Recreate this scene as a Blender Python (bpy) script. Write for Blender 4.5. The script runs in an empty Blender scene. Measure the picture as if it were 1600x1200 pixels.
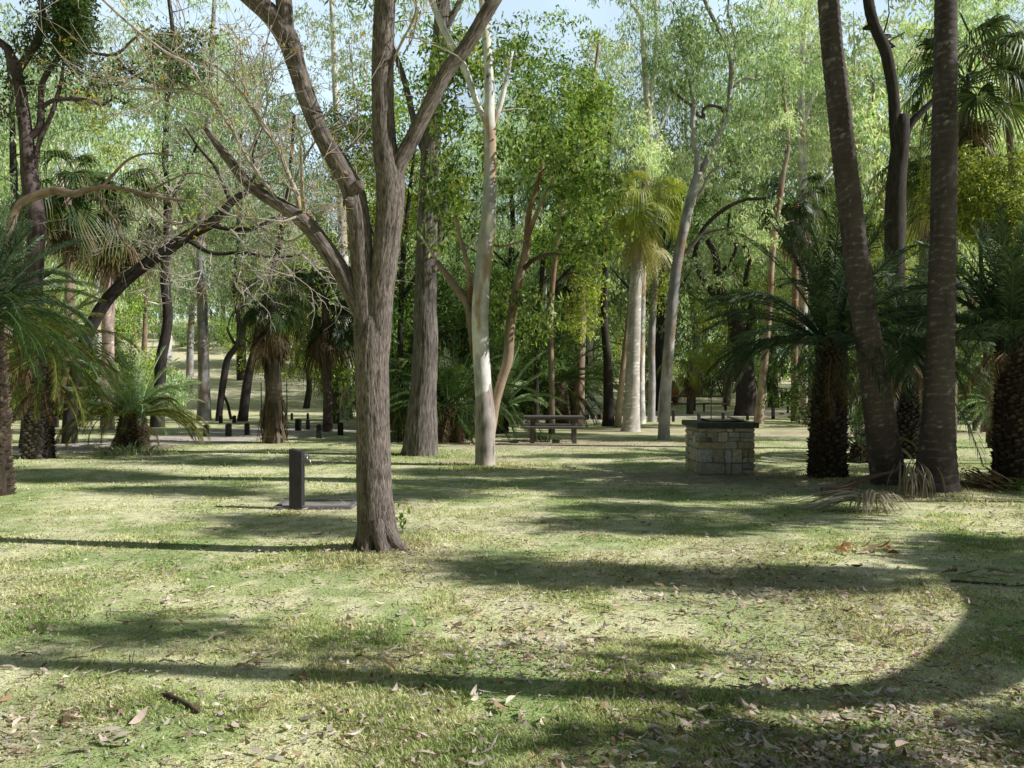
import bpy, math, random
import numpy as np
from mathutils import Vector, Matrix

# ------------------------------------------------------------------ basics
rng = np.random.default_rng(11)
random.seed(5)
SC = bpy.context.scene
COL = SC.collection
F, H = 1350.0, 1.55                     # focal length of the photo in its pixels, eye height in metres
ELEV = math.radians(36.0)
DM = 1.9            # how densely the crowns are filled
SUN = np.array([0.985, -0.17, 0.0]); SUN /= np.linalg.norm(SUN)
SUND = np.array([SUN[0]*math.cos(ELEV), SUN[1]*math.cos(ELEV), math.sin(ELEV)])   # towards the sun
KSH = 1/math.tan(ELEV)


def lerp(a, b, t): return a+(b-a)*t


def sstep(x, a, b):
    t = np.clip((np.asarray(x, float)-a)/(b-a), 0, 1)
    return t*t*(3-2*t)


def _h(ix, iy, iz):
    n = (ix*73856093) ^ (iy*19349663) ^ (iz*83492791)
    n = (n ^ (n >> 13))*1274126177
    n = n ^ (n >> 16)
    return (n & 0xffff)/65535.0


def vnoise(p):
    p = np.asarray(p, float)
    i = np.floor(p).astype(np.int64)
    f = p-i
    f = f*f*(3-2*f)
    x, y, z = i[..., 0], i[..., 1], i[..., 2]
    fx, fy, fz = f[..., 0], f[..., 1], f[..., 2]
    r = 0
    for dx in (0, 1):
        wx = fx if dx else 1-fx
        for dy in (0, 1):
            wy = fy if dy else 1-fy
            for dz in (0, 1):
                wz = fz if dz else 1-fz
                r = r+wx*wy*wz*_h(x+dx, y+dy, z+dz)
    return r


def fbm(p, o=4):
    p = np.asarray(p, float)
    r, a, s = 0, 0.5, 0
    for k in range(o):
        r = r+a*vnoise(p*(2**k)+k*17.3)
        s += a
        a *= 0.5
    return r/s


def xy0(x, y): return np.stack([np.asarray(x, float), np.asarray(y, float), np.zeros_like(np.asarray(x, float))], -1)


def gz(x, y):
    """height of the ground"""
    x = np.asarray(x, float); y = np.asarray(y, float)
    r = np.sqrt(x*x+y*y)
    und = (fbm(xy0(x*0.35+3, y*0.35+9), 3)-0.5)*0.10*(1-sstep(r, 12, 19))
    left = 1-sstep(x, -9, 12)
    hill = np.maximum(0, y-54)*lerp(0.055, 0.135, left)
    hill = hill*(1-0.35*sstep(y, 90, 260))
    mound = 0.06*np.exp(-((x+1.2)**2+(y-7.9)**2)/0.5)
    mound = mound+0.10*np.exp(-((x-6.0)**2+(y-12.9)**2)/1.2)
    return und+hill+mound


def at(px, py, d): return np.array([(px-800)/F*d, d, H-(py-600)/F*d])
def dist(py): return H*F/(py-600.0)


def base(px, py):
    d = dist(py)
    x = (px-800)/F*d
    return np.array([x, d, float(gz(x, d))])


def gpos(px, d):
    x = (px-800)/F*d
    return np.array([x, d, float(gz(x, d))])


# ------------------------------------------------------------------ mesh builder
class MB:
    def __init__(s):
        s.v = []; s.c = []; s.b = []; s.q = []; s.t = []; s.qm = []; s.tm = []; s.n = 0

    def add(s, v, q=None, t=None, c=(0.5, 0.5, 0.5), b=None, m=0):
        v = np.asarray(v, float).reshape(-1, 3)
        k = len(v)
        c = np.asarray(c, float)
        if c.ndim == 1: c = np.tile(c, (k, 1))
        s.v.append(v); s.c.append(c); s.b.append(v if b is None else np.asarray(b, float))
        if q is not None and len(q):
            q = np.asarray(q, np.int64)+s.n
            s.q.append(q); s.qm.append(np.full(len(q), m))
        if t is not None and len(t):
            t = np.asarray(t, np.int64)+s.n
            s.t.append(t); s.tm.append(np.full(len(t), m))
        s.n += k

    def mesh(s, name, mats, smooth=True):
        me = bpy.data.meshes.new(name)
        v = np.concatenate(s.v) if s.v else np.zeros((0, 3))
        c = np.concatenate(s.c); b = np.concatenate(s.b)
        nq = sum(len(a) for a in s.q); nt = sum(len(a) for a in s.t)
        li = []; 
        if nq: li.append(np.concatenate(s.q).ravel())
        if nt: li.append(np.concatenate(s.t).ravel())
        li = np.concatenate(li).astype(np.int32)
        ls = np.concatenate([np.arange(nq)*4, nq*4+np.arange(nt)*3]).astype(np.int32)
        mi = np.concatenate(s.qm+s.tm).astype(np.int32)
        me.vertices.add(len(v)); me.vertices.foreach_set('co', v.astype(np.float32).ravel())
        me.loops.add(len(li)); me.loops.foreach_set('vertex_index', li)
        me.polygons.add(nq+nt); me.polygons.foreach_set('loop_start', ls)
        me.polygons.foreach_set('material_index', mi)
        me.polygons.foreach_set('use_smooth', np.full(nq+nt, bool(smooth)))
        a = me.attributes.new('Col', 'FLOAT_COLOR', 'POINT')
        a.data.foreach_set('color', np.concatenate([c, np.ones((len(c), 1))], 1).astype(np.float32).ravel())
        a = me.attributes.new('bk', 'FLOAT_VECTOR', 'POINT')
        a.data.foreach_set('vector', b.astype(np.float32).ravel())
        for m in (mats if isinstance(mats, (list, tuple)) else [mats]): me.materials.append(m)
        me.update(calc_edges=True)
        me.validate()
        return me

    def obj(s, name, mats, parent=None, smooth=True, local=True):
        """links the mesh; vertices given in world space are moved into the parent's space"""
        if parent is not None and local:
            off = np.array(parent.location)
            s.v = [a-off for a in s.v]
        o = bpy.data.objects.new(name, s.mesh(name, mats, smooth))
        COL.objects.link(o)
        if parent is not None: o.parent = parent
        return o


def tag(o, label=None, cat=None, group=None, kind=None):
    if label: o['label'] = label
    if cat: o['category'] = cat
    if group: o['group'] = group
    if kind: o['kind'] = kind
    return o


def thing(name, label, cat, loc, group=None, rz=0.0):
    o = bpy.data.objects.new(name, None)
    o.empty_display_size = 0.2
    COL.objects.link(o)
    o.location = [float(a) for a in loc]
    o.rotation_euler = (0, 0, rz)
    return tag(o, label, cat, group)


def link(name, me, parent, loc=(0, 0, 0), rot=(0, 0, 0), sc=1.0):
    o = bpy.data.objects.new(name, me)
    COL.objects.link(o)
    o.parent = parent
    o.location = loc; o.rotation_euler = rot
    o.scale = (sc, sc, sc) if np.isscalar(sc) else sc
    return o


def copy_tree(o, parent=None):
    c = o.copy(); COL.objects.link(c)
    if parent is not None: c.parent = parent
    for ch in list(o.children): copy_tree(ch, c)
    return c


# ------------------------------------------------------------------ materials
def newmat(name):
    m = bpy.data.materials.new(name); m.use_nodes = True
    nt = m.node_tree; nt.nodes.clear()
    return m, nt, nt.nodes, nt.links


def N(nodes, t, **kw):
    n = nodes.new(t)
    for k, v in kw.items(): setattr(n, k, v)
    return n


def foliage_mat(name, transl=0.35, rough=0.45, spec=0.4, var=0.25):
    m, nt, no, li = newmat(name)
    out = N(no, 'ShaderNodeOutputMaterial')
    a = N(no, 'ShaderNodeAttribute', attribute_name='Col')
    oi = N(no, 'ShaderNodeObjectInfo')
    mr = N(no, 'ShaderNodeMapRange'); mr.inputs[3].default_value = 1-var; mr.inputs[4].default_value = 1+var
    li.new(oi.outputs['Random'], mr.inputs[0])
    mul = N(no, 'ShaderNodeVectorMath', operation='SCALE')
    li.new(a.outputs['Color'], mul.inputs[0]); li.new(mr.outputs[0], mul.inputs[3])
    p = N(no, 'ShaderNodeBsdfPrincipled')
    p.inputs['Roughness'].default_value = rough
    p.inputs['Specular IOR Level'].default_value = spec
    li.new(mul.outputs[0], p.inputs['Base Color'])
    t = N(no, 'ShaderNodeBsdfTranslucent')
    tc = N(no, 'ShaderNodeVectorMath', operation='MULTIPLY'); tc.inputs[1].default_value = (1.2, 1.2, 0.7)
    li.new(mul.outputs[0], tc.inputs[0]); li.new(tc.outputs[0], t.inputs['Color'])
    mx = N(no, 'ShaderNodeMixShader'); mx.inputs[0].default_value = transl
    li.new(p.outputs[0], mx.inputs[1]); li.new(t.outputs[0], mx.inputs[2])
    li.new(mx.outputs[0], out.inputs[0])
    return m


def bark_mat(name, scale=14, stretch=0.16, bump=0.5, contrast=0.55, rough=0.9, dist_=0.02, spec=0.2, lo=0.32, hi=0.68, dis=0.25):
    m, nt, no, li = newmat(name)
    out = N(no, 'ShaderNodeOutputMaterial')
    p = N(no, 'ShaderNodeBsdfPrincipled'); p.inputs['Roughness'].default_value = rough
    p.inputs['Specular IOR Level'].default_value = spec
    a = N(no, 'ShaderNodeAttribute', attribute_name='Col')
    b = N(no, 'ShaderNodeAttribute', attribute_name='bk')
    sc = N(no, 'ShaderNodeVectorMath', operation='MULTIPLY'); sc.inputs[1].default_value = (scale, scale, scale*stretch)
    li.new(b.outputs['Vector'], sc.inputs[0])
    n1 = N(no, 'ShaderNodeTexNoise'); n1.inputs['Scale'].default_value = 1.0; n1.inputs['Detail'].default_value = 6
    n1.inputs['Roughness'].default_value = 0.62; n1.inputs['Distortion'].default_value = dis
    li.new(sc.outputs[0], n1.inputs['Vector'])
    n2 = N(no, 'ShaderNodeTexNoise'); n2.inputs['Scale'].default_value = 3.1; n2.inputs['Detail'].default_value = 3
    li.new(b.outputs['Vector'], n2.inputs['Vector'])
    r1 = N(no, 'ShaderNodeMapRange'); r1.inputs[1].default_value = lo; r1.inputs[2].default_value = hi
    r1.inputs[3].default_value = 1-contrast; r1.inputs[4].default_value = 1+contrast*0.55
    li.new(n1.outputs['Fac'], r1.inputs[0])
    r2 = N(no, 'ShaderNodeMapRange'); r2.inputs[1].default_value = 0.3; r2.inputs[2].default_value = 0.7
    r2.inputs[3].default_value = 0.95; r2.inputs[4].default_value = 1.55
    li.new(n2.outputs['Fac'], r2.inputs[0])
    mu = N(no, 'ShaderNodeMath', operation='MULTIPLY'); li.new(r1.outputs[0], mu.inputs[0]); li.new(r2.outputs[0], mu.inputs[1])
    v = N(no, 'ShaderNodeVectorMath', operation='SCALE'); li.new(a.outputs['Color'], v.inputs[0]); li.new(mu.outputs[0], v.inputs[3])
    li.new(v.outputs[0], p.inputs['Base Color'])
    bp = N(no, 'ShaderNodeBump'); bp.inputs['Strength'].default_value = bump; bp.inputs['Distance'].default_value = dist_
    li.new(n1.outputs['Fac'], bp.inputs['Height']); li.new(bp.outputs[0], p.inputs['Normal'])
    li.new(p.outputs[0], out.inputs[0])
    return m


def plain_mat(name, col, rough=0.7, noise=0.25, scale=12, bump=0.15, metal=0.0, spec=0.4, stretch=(1, 1, 1), usecol=False, coord='Object'):
    m, nt, no, li = newmat(name)
    out = N(no, 'ShaderNodeOutputMaterial')
    p = N(no, 'ShaderNodeBsdfPrincipled'); p.inputs['Roughness'].default_value = rough
    p.inputs['Metallic'].default_value = metal; p.inputs['Specular IOR Level'].default_value = spec
    tc = N(no, 'ShaderNodeTexCoord')
    mp = N(no, 'ShaderNodeMapping'); mp.inputs['Scale'].default_value = stretch
    li.new(tc.outputs[coord], mp.inputs[0])
    n1 = N(no, 'ShaderNodeTexNoise'); n1.inputs['Scale'].default_value = scale; n1.inputs['Detail'].default_value = 6
    n1.inputs['Roughness'].default_value = 0.65
    li.new(mp.outputs[0], n1.inputs['Vector'])
    r = N(no, 'ShaderNodeMapRange'); r.inputs[1].default_value = 0.3; r.inputs[2].default_value = 0.7
    r.inputs[3].default_value = 1-noise; r.inputs[4].default_value = 1+noise
    li.new(n1.outputs['Fac'], r.inputs[0])
    v = N(no, 'ShaderNodeVectorMath', operation='SCALE'); li.new(r.outputs[0], v.inputs[3])
    if usecol:
        a = N(no, 'ShaderNodeAttribute', attribute_name='Col'); li.new(a.outputs['Color'], v.inputs[0])
    else:
        v.inputs[0].default_value = col
    li.new(v.outputs[0], p.inputs['Base Color'])
    bp = N(no, 'ShaderNodeBump'); bp.inputs['Strength'].default_value = bump; bp.inputs['Distance'].default_value = 0.02
    li.new(n1.outputs['Fac'], bp.inputs['Height']); li.new(bp.outputs[0], p.inputs['Normal'])
    li.new(p.outputs[0], out.inputs[0])
    return m


M = {}
M['leaf'] = foliage_mat('leaf', 0.45, 0.42, 0.45)
M['leaf_far'] = foliage_mat('leaf_far', 0.45, 0.55, 0.3, 0.42)
M['frond'] = foliage_mat('frond', 0.25, 0.45, 0.3, 0.2)
M['grass'] = foliage_mat('grass_blade', 0.42, 0.6, 0.2, 0.0)
M['litter'] = foliage_mat('dry_leaf', 0.12, 0.6, 0.3, 0.0)
M['bark_rough'] = bark_mat('furrowed_bark', 44, 0.12, 0.9, 0.6, 0.9, 0.02, lo=0.36, hi=0.62, dis=0.3)
M['bark_main'] = bark_mat('deeply_furrowed_bark', 95, 0.16, 1.0, 0.65, 0.9, 0.012, lo=0.37, hi=0.62, dis=0.5)
M['bark_smooth'] = bark_mat('smooth_bark', 9, 0.5, 0.25, 0.22, 0.7, 0.012, 0.3)
M['bark_dark'] = bark_mat('dark_bark', 20, 0.2, 0.6, 0.5)
M['bark_palm'] = bark_mat('palm_bark', 24, 2.2, 0.35, 0.25, 0.85, 0.015)
M['twig'] = bark_mat('twig_bark', 30, 0.2, 0.3, 0.35)
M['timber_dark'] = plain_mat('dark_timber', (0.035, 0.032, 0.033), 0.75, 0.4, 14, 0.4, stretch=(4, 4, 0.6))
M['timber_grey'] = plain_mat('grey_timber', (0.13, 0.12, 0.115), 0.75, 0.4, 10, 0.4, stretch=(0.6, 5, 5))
M['stone'] = plain_mat('sandstone', (0.3, 0.25, 0.18), 0.85, 0.32, 16, 0.6, usecol=True)
M['mortar'] = plain_mat('mortar', (0.34, 0.31, 0.27), 0.95, 0.25, 30, 0.4)
M['steel'] = plain_mat('burnt_steel', (0.055, 0.058, 0.066), 0.42, 0.4, 9, 0.1, metal=0.6)
M['slab'] = plain_mat('slab_concrete', (0.075, 0.076, 0.08), 0.7, 0.3, 14, 0.25)
M['concrete'] = plain_mat('grey_concrete', (0.17, 0.17, 0.18), 0.85, 0.3, 12, 0.3)
M['brass'] = plain_mat('tap_metal', (0.42, 0.40, 0.36), 0.35, 0.2, 20, 0.05, metal=0.9)
M['plastic'] = plain_mat('tap_handle', (0.10, 0.22, 0.5), 0.5, 0.1, 20, 0.02)
M['paint_red'] = plain_mat('red_paint', (0.42, 0.015, 0.02), 0.25, 0.06, 4, 0.0)
M['glass_dark'] = plain_mat('car_glass', (0.03, 0.045, 0.06), 0.08, 0.05, 4, 0.0, spec=0.8)
M['rubber'] = plain_mat('rubber', (0.02, 0.02, 0.02), 0.8, 0.2, 20, 0.1)
M['chrome'] = plain_mat('rim_metal', (0.5, 0.5, 0.52), 0.3, 0.1, 10, 0.0, metal=0.9)
M['lamp_red'] = plain_mat('tail_lamp', (0.5, 0.02, 0.01), 0.2, 0.1, 10, 0.0)
M['plate'] = plain_mat('plate_white', (0.7, 0.7, 0.65), 0.5, 0.05, 10, 0.0)
M['blue'] = plain_mat('blue_fabric', (0.03, 0.07, 0.35), 0.8, 0.2, 30, 0.1)
M['white'] = plain_mat('white_paint', (0.7, 0.7, 0.68), 0.6, 0.12, 20, 0.05)
M['pale_post'] = plain_mat('pale_post', (0.42, 0.36, 0.30), 0.8, 0.3, 12, 0.3, stretch=(4, 4, 0.6))


# ------------------------------------------------------------------ tubes
def resample(P, R, step):
    P = np.asarray(P, float); R = np.asarray(R, float)
    if len(P) == 2:
        n = max(2, int(np.linalg.norm(P[1]-P[0])/step)+1)
        t = np.linspace(0, 1, n)[:, None]
        return P[0]+(P[1]-P[0])*t, R[0]+(R[1]-R[0])*t[:, 0]
    E = np.vstack([2*P[0]-P[1], P, 2*P[-1]-P[-2]])
    op, orr = [], []
    for i in range(len(P)-1):
        a, b, c, d = E[i], E[i+1], E[i+2], E[i+3]
        n = max(1, int(round(np.linalg.norm(c-b)/step)))
        for k in range(n):
            t = k/n
            op.append(0.5*((2*b)+(c-a)*t+(2*a-5*b+4*c-d)*t*t+(3*b-a-3*c+d)*t**3))
            orr.append(R[i]+(R[i+1]-R[i])*t)
    op.append(P[-1]); orr.append(R[-1])
    return np.array(op), np.array(orr)


def tube(mb, P, R, sides=8, col=(0.3, 0.25, 0.2), ridge=0.0, rfreq=9.0, rstretch=0.14, colfn=None, m=0, cap=True,
         lump=0.0, s0=0.0, flare=None, seed=0.0):
    P = np.asarray(P, float); R = np.asarray(R, float)
    n = len(P)
    T = np.gradient(P, axis=0); T /= (np.linalg.norm(T, axis=1, keepdims=True)+1e-9)
    ref = np.array([1.0, 0, 0]) if abs(T[0][0]) < 0.9 else np.array([0, 1.0, 0])
    U = np.zeros_like(P); u = ref-T[0]*ref.dot(T[0]); u /= np.linalg.norm(u); U[0] = u
    for i in range(1, n):
        u = U[i-1]-T[i]*U[i-1].dot(T[i]); u /= (np.linalg.norm(u)+1e-9); U[i] = u
    V = np.cross(T, U)
    S = np.concatenate([[0], np.cumsum(np.linalg.norm(np.diff(P, axis=0), axis=1))])+s0
    th = np.linspace(0, 2*np.pi, sides, endpoint=False)
    c, s = np.cos(th), np.sin(th)
    r0 = max(R.max(), 1e-4)
    bk = np.stack([np.outer(R, c), np.outer(R, s), np.repeat(S[:, None], sides, 1)], -1)
    rr = np.repeat(R[:, None], sides, 1)
    if flare is not None: rr = rr*flare(S[:, None], th[None, :])
    col3 = np.asarray(col, float)
    cc = np.tile(col3, (n, sides, 1))
    if ridge > 0:
        k = rfreq
        p = np.stack([bk[..., 0]*k+seed*7.1, bk[..., 1]*k+seed*3.3, bk[..., 2]*k*rstretch], -1)
        w = (fbm(p*0.7+5.5, 2)-0.5)
        p[..., 0] += w*0.6; p[..., 1] += w*0.6
        a = 1-np.abs(2*vnoise(p)-1)
        b2 = 1-np.abs(2*vnoise(p*2.1+9)-1)
        rd = 0.65*a+0.35*b2
        rr = rr+ridge*(rd-0.55)*2
        cc = cc*(0.42+0.75*sstep(rd, 0.15, 0.75)[..., None])
    if lump > 0:
        p = np.stack([bk[..., 0]*2.2+seed, bk[..., 1]*2.2, bk[..., 2]*1.4], -1)
        rr = rr*(1+lump*(fbm(p, 3)-0.5)*2)
    if colfn is not None: cc = colfn(bk, cc)
    X = P[:, None, :]+rr[..., None]*(c[None, :, None]*U[:, None, :]+s[None, :, None]*V[:, None, :])
    i = np.arange(n-1)[:, None]*sides; j = np.arange(sides)[None, :]; j2 = (j+1) % sides
    q = np.stack([i+j, i+j2, i+sides+j2, i+sides+j], -1).reshape(-1, 4)
    v = X.reshape(-1, 3); cv = cc.reshape(-1, 3); bv = bk.reshape(-1, 3)
    t = None
    if cap:
        v = np.vstack([v, P[-1]+T[-1]*R[-1]*0.3]); cv = np.vstack([cv, cv[-1]]); bv = np.vstack([bv, bv[-1]])
        e = (n-1)*sides
        t = np.stack([e+j[0], e+j2[0], np.full(sides, n*sides)], -1)
    mb.add(v, q, t, cv, bv, m)


def box(mb, c, s, col=(0.3, 0.3, 0.3), rz=0.0, bev=0.0, m=0, rot=None, jit=0.0):
    """bevelled box: centre, full size"""
    hx, hy, hz = [a/2 for a in s]
    b = min(bev, hx*0.9, hy*0.9, hz*0.9)
    if b <= 0:
        v = np.array([[x, y, z] for x in (-hx, hx) for y in (-hy, hy) for z in (-hz, hz)], float)
        q = [[0, 1, 3, 2], [4, 6, 7, 5], [0, 4, 5, 1], [2, 3, 7, 6], [0, 2, 6, 4], [1, 5, 7, 3]]
        t = None
    else:
        v = []; idx = {}
        for sx in (-1, 1):
            for sy in (-1, 1):
                for sz in (-1, 1):
                    for a in range(3):
                        h = np.array([hx-b, hy-b, hz-b]); h[a] += b
                        idx[(sx, sy, sz, a)] = len(v); v.append(h*np.array([sx, sy, sz]))
        v = np.array(v); q = []; t = []
        for a in range(3):
            o = [k for k in range(3) if k != a]
            for sg in (-1, 1):
                def kk(p, r):
                    d = [0, 0, 0]; d[a] = sg; d[o[0]] = p; d[o[1]] = r
                    return idx[(*d, a)]
                f = [kk(-1, -1), kk(1, -1), kk(1, 1), kk(-1, 1)]
                q.append(f)
        for a in range(3):
            for b_ in range(a+1, 3):
                o = 3-a-b_
                for s1 in (-1, 1):
                    for s2 in (-1, 1):
                        d1 = [0, 0, 0]; d1[a] = s1; d1[b_] = s2; d1[o] = -1
                        d2 = list(d1); d2[o] = 1
                        q.append([idx[(*d1, a)], idx[(*d2, a)], idx[(*d2, b_)], idx[(*d1, b_)]])
        for sx in (-1, 1):
            for sy in (-1, 1):
                for sz in (-1, 1):
                    t.append([idx[(sx, sy, sz, 0)], idx[(sx, sy, sz, 1)], idx[(sx, sy, sz, 2)]])
        # consistent outward winding
        def fix(f):
            p = v[list(f)]; nrm = np.cross(p[1]-p[0], p[2]-p[0])
            return list(f) if nrm.dot(p.mean(0)) >= 0 else list(f)[::-1]
        q = [fix(f) for f in q]; t = [fix(f) for f in t]
    if jit: v = v+rng.normal(0, jit, v.shape)
    bkv = v.copy()
    if rot is not None: v = v@np.array(rot).T
    if rz:
        cs, sn = math.cos(rz), math.sin(rz)
        v = v@np.array([[cs, sn, 0], [-sn, cs, 0], [0, 0, 1]])
    mb.add(v+np.asarray(c, float), q, t, col, bkv, m)


# ------------------------------------------------------------------ leaves
LB = 1.75


def leaves(mb, pos, L, W, pal, droop=0.3, upn=0.3, var=0.3, clump=None, bend=0.0):
    n = len(pos)
    if n == 0: return
    d = rng.normal(size=(n, 3)); d[:, 2] -= droop*2.0
    d /= np.linalg.norm(d, axis=1, keepdims=True)
    r = rng.normal(size=(n, 3)); r[:, 2] += upn*2
    s = np.cross(d, r); s /= (np.linalg.norm(s, axis=1, keepdims=True)+1e-9)
    sc = rng.uniform(0.65, 1.3, (n, 1))
    l = L*sc; w = W*sc*0.5
    a = pos; b = pos+d*l*0.42+s*w; e = pos+d*l; c = pos+d*l*0.42-s*w
    if bend: e = e+np.array([0, 0, -1.0])*l*bend
    v = np.stack([a, b, e, c], 1).reshape(-1, 3)
    pal = np.asarray(pal, float)
    col = pal[rng.integers(0, len(pal), n)]
    f = rng.uniform(1-var, 1+var, (n, 1))
    if clump is not None: f = f*clump[:, None]
    col = np.repeat(np.minimum(col*f*LB, 0.8), 4, 0)
    mb.add(v, np.arange(n*4).reshape(-1, 4), None, col)


LEAF = {
    'grey': dict(L=0.17, W=0.045, droop=0.75, upn=0.1, pal=[(0.20, 0.29, 0.16), (0.28, 0.37, 0.22), (0.12, 0.19, 0.10), (0.37, 0.43, 0.29)]),
    'pale': dict(L=0.18, W=0.05, droop=0.6, upn=0.1, pal=[(0.35, 0.47, 0.26), (0.45, 0.53, 0.34), (0.24, 0.36, 0.17), (0.50, 0.55, 0.39)]),  # leaf tones paled to stand for haze over the far wood
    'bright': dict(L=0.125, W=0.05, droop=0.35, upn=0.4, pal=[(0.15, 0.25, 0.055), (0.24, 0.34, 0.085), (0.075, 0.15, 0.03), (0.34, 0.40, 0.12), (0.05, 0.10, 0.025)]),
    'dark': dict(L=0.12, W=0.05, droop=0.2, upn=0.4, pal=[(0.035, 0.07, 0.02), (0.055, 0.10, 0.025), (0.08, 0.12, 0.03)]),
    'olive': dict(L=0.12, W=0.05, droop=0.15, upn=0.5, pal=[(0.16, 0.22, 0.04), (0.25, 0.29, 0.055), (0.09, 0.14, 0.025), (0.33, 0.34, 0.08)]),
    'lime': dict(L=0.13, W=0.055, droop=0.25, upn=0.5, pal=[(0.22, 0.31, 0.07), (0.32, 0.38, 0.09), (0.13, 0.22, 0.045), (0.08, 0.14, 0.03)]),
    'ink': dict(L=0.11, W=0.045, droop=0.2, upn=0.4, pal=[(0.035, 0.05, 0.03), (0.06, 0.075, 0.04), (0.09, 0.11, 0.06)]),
}
BARK = {
    'grey': ((0.135, 0.118, 0.11), 'bark_rough'), 'main': ((0.15, 0.126, 0.115), 'bark_main'),
    'brown': ((0.27, 0.20, 0.15), 'bark_dark'), 'dark': ((0.045, 0.038, 0.036), 'bark_dark'),
    'white': ((0.68, 0.66, 0.63), 'bark_smooth'), 'silver': ((0.36, 0.35, 0.36), 'bark_smooth'), 'tan': ((0.36, 0.28, 0.21), 'bark_smooth'),
    'purple': ((0.10, 0.075, 0.075), 'bark_dark'),
}


def gumcol(bk, cc):
    p = np.stack([bk[..., 0]*5, bk[..., 1]*5, bk[..., 2]*1.1], -1)
    n = fbm(p+3.7, 4)[..., None]; n2 = fbm(p*0.8+31.1, 3)[..., None]
    g = cc*np.array([0.62, 0.62, 0.66]); t = cc*np.array([0.62, 0.48, 0.36])
    o = cc+(g-cc)*sstep(n, 0.46, 0.54)
    return o+(t-o)*sstep(n2, 0.54, 0.62)


class Tree:
    def __init__(s, name, label, p0, bark='grey', group=None, cat='tree'):
        s.root = thing(name, label, cat, p0, group)
        s.tr = MB(); s.cr = MB(); s.col, s.mat = BARK[bark]; s.bark = bark
        s.skP = []; s.skR = []; s.p0 = np.asarray(p0, float); s.nleaf = 0

    def limb(s, P, R, sides=None, step=None, skel=True, **kw):
        P, R = resample(P, R, step or max(0.06, min(0.35, np.mean(R)*1.6)))
        if sides is None: sides = int(np.clip(6+R.max()*60, 5, 22))
        if s.mat == 'bark_smooth': kw.setdefault('colfn', gumcol)
        kw.setdefault('lump', 0.10 if R.max() > 0.03 else 0.0)
        tube(s.tr, P, R, sides, kw.pop('col', s.col), seed=rng.uniform(0, 50), **kw)
        if skel: s.skP.append(P); s.skR.append(R)
        return P, R

    def limbpx(s, pts, d, **kw):
        P = []; R = []
        for p in pts:
            dd = p[3] if len(p) > 3 else 0.0
            P.append(at(p[0], p[1], d+dd)); R.append(p[2]*0.5/F*(d+dd))
        return s.limb(P, R, **kw)

    def branch_to(s, tgt, rmax=0.05, rend=0.006, minz=None):
        SP = np.concatenate(s.skP); SR = np.concatenate(s.skR)
        dv = tgt-SP; dd = np.linalg.norm(dv, axis=1)
        cost = dd+np.where(dv[:, 2] < 0.25*dd, 0.8*(0.25*dd-dv[:, 2]), 0)+rng.uniform(0, 0.15, len(dd))*dd
        i = int(np.argmin(cost)); a = SP[i]; D = dd[i]
        if D < 0.1: return
        r = min(SR[i]*0.6, 0.012+0.012*D, rmax)
        k = max(3, int(D/0.6)+2)
        t = np.linspace(0, 1, k)[:, None]
        Q = a+(tgt-a)*t
        Q = Q+np.array([0, 0, 1])*np.sin(t*np.pi)*D*rng.uniform(-0.02, 0.14)
        Q[1:-1] += rng.normal(0, 0.055*D**0.8, (k-2, 3))
        s.limb(Q, np.linspace(r, min(rend, r), k), sides=5, step=0.3)

    def crown(s, centre, rad, ncl, style, per=42, cl=0.42, size=1.0, gap=0.42, branch=0.5, bright=1.0, freq=0.55, twigs=True, rmax=0.05, dm=None):
        """ncl leaf clusters in an ellipsoid with gaps, twigs leading to them"""
        st = LEAF[style]
        ncl = int(ncl*(DM if dm is None else dm))
        centre = np.asarray(centre, float); rad = np.asarray(rad, float)
        C = []
        off = rng.uniform(0, 99, 3)
        for _ in range(60):
            q = rng.normal(size=(ncl*2, 3)); q /= np.linalg.norm(q, axis=1, keepdims=True)
            q *= rng.uniform(0, 1, (ncl*2, 1))**0.42
            p = centre+q*rad
            ok = vnoise(p*freq+off) > gap
            C.append(p[ok])
            if sum(map(len, C)) >= ncl: break
        C = np.concatenate(C)[:ncl]
        C = C[C[:, 2] > gz(C[:, 0], C[:, 1])+0.15]
        if branch > 0 and s.skP:
            k = rng.permutation(len(C))[:int(len(C)*branch/(DM if dm is None else dm)**0.6)]
            k = sorted(k, key=lambda i: C[i][2])
            for i in k: s.branch_to(C[i], rmax=rmax)
        n = rng.poisson(per, len(C))
        idx = np.repeat(np.arange(len(C)), n)
        q = rng.normal(size=(len(idx), 3)); q /= np.linalg.norm(q, axis=1, keepdims=True)
        q *= (rng.uniform(0, 1, (len(idx), 1))**0.5)
        crad = rng.uniform(0.6, 1.35, len(C))*cl
        pos = C[idx]+q*crad[idx, None]*np.array([1.15, 1.15, 0.75])
        clump = rng.uniform(0.7, 1.25, len(C))*bright
        leaves(s.cr, pos, st['L']*size, st['W']*size, st['pal'], st['droop'], st['upn'], clump=clump[idx], bend=0.1)
        s.nleaf += len(pos)

    def crownpx(s, cx, cy, rx, ry, d, ncl, style, rd=None, **kw):
        c = at(cx, cy, d); r = np.array([rx/F*d, rd if rd else (rx+ry)*0.5/F*d, ry/F*d])
        s.crown(c, r, ncl, style, **kw)

    def done(s, leafmat='leaf', crown='crown'):
        s.tr.obj('trunk', M[s.mat], s.root)
        if s.cr.n: s.cr.obj(crown, M[leafmat], s.root, smooth=False)
        return s.root


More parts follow.
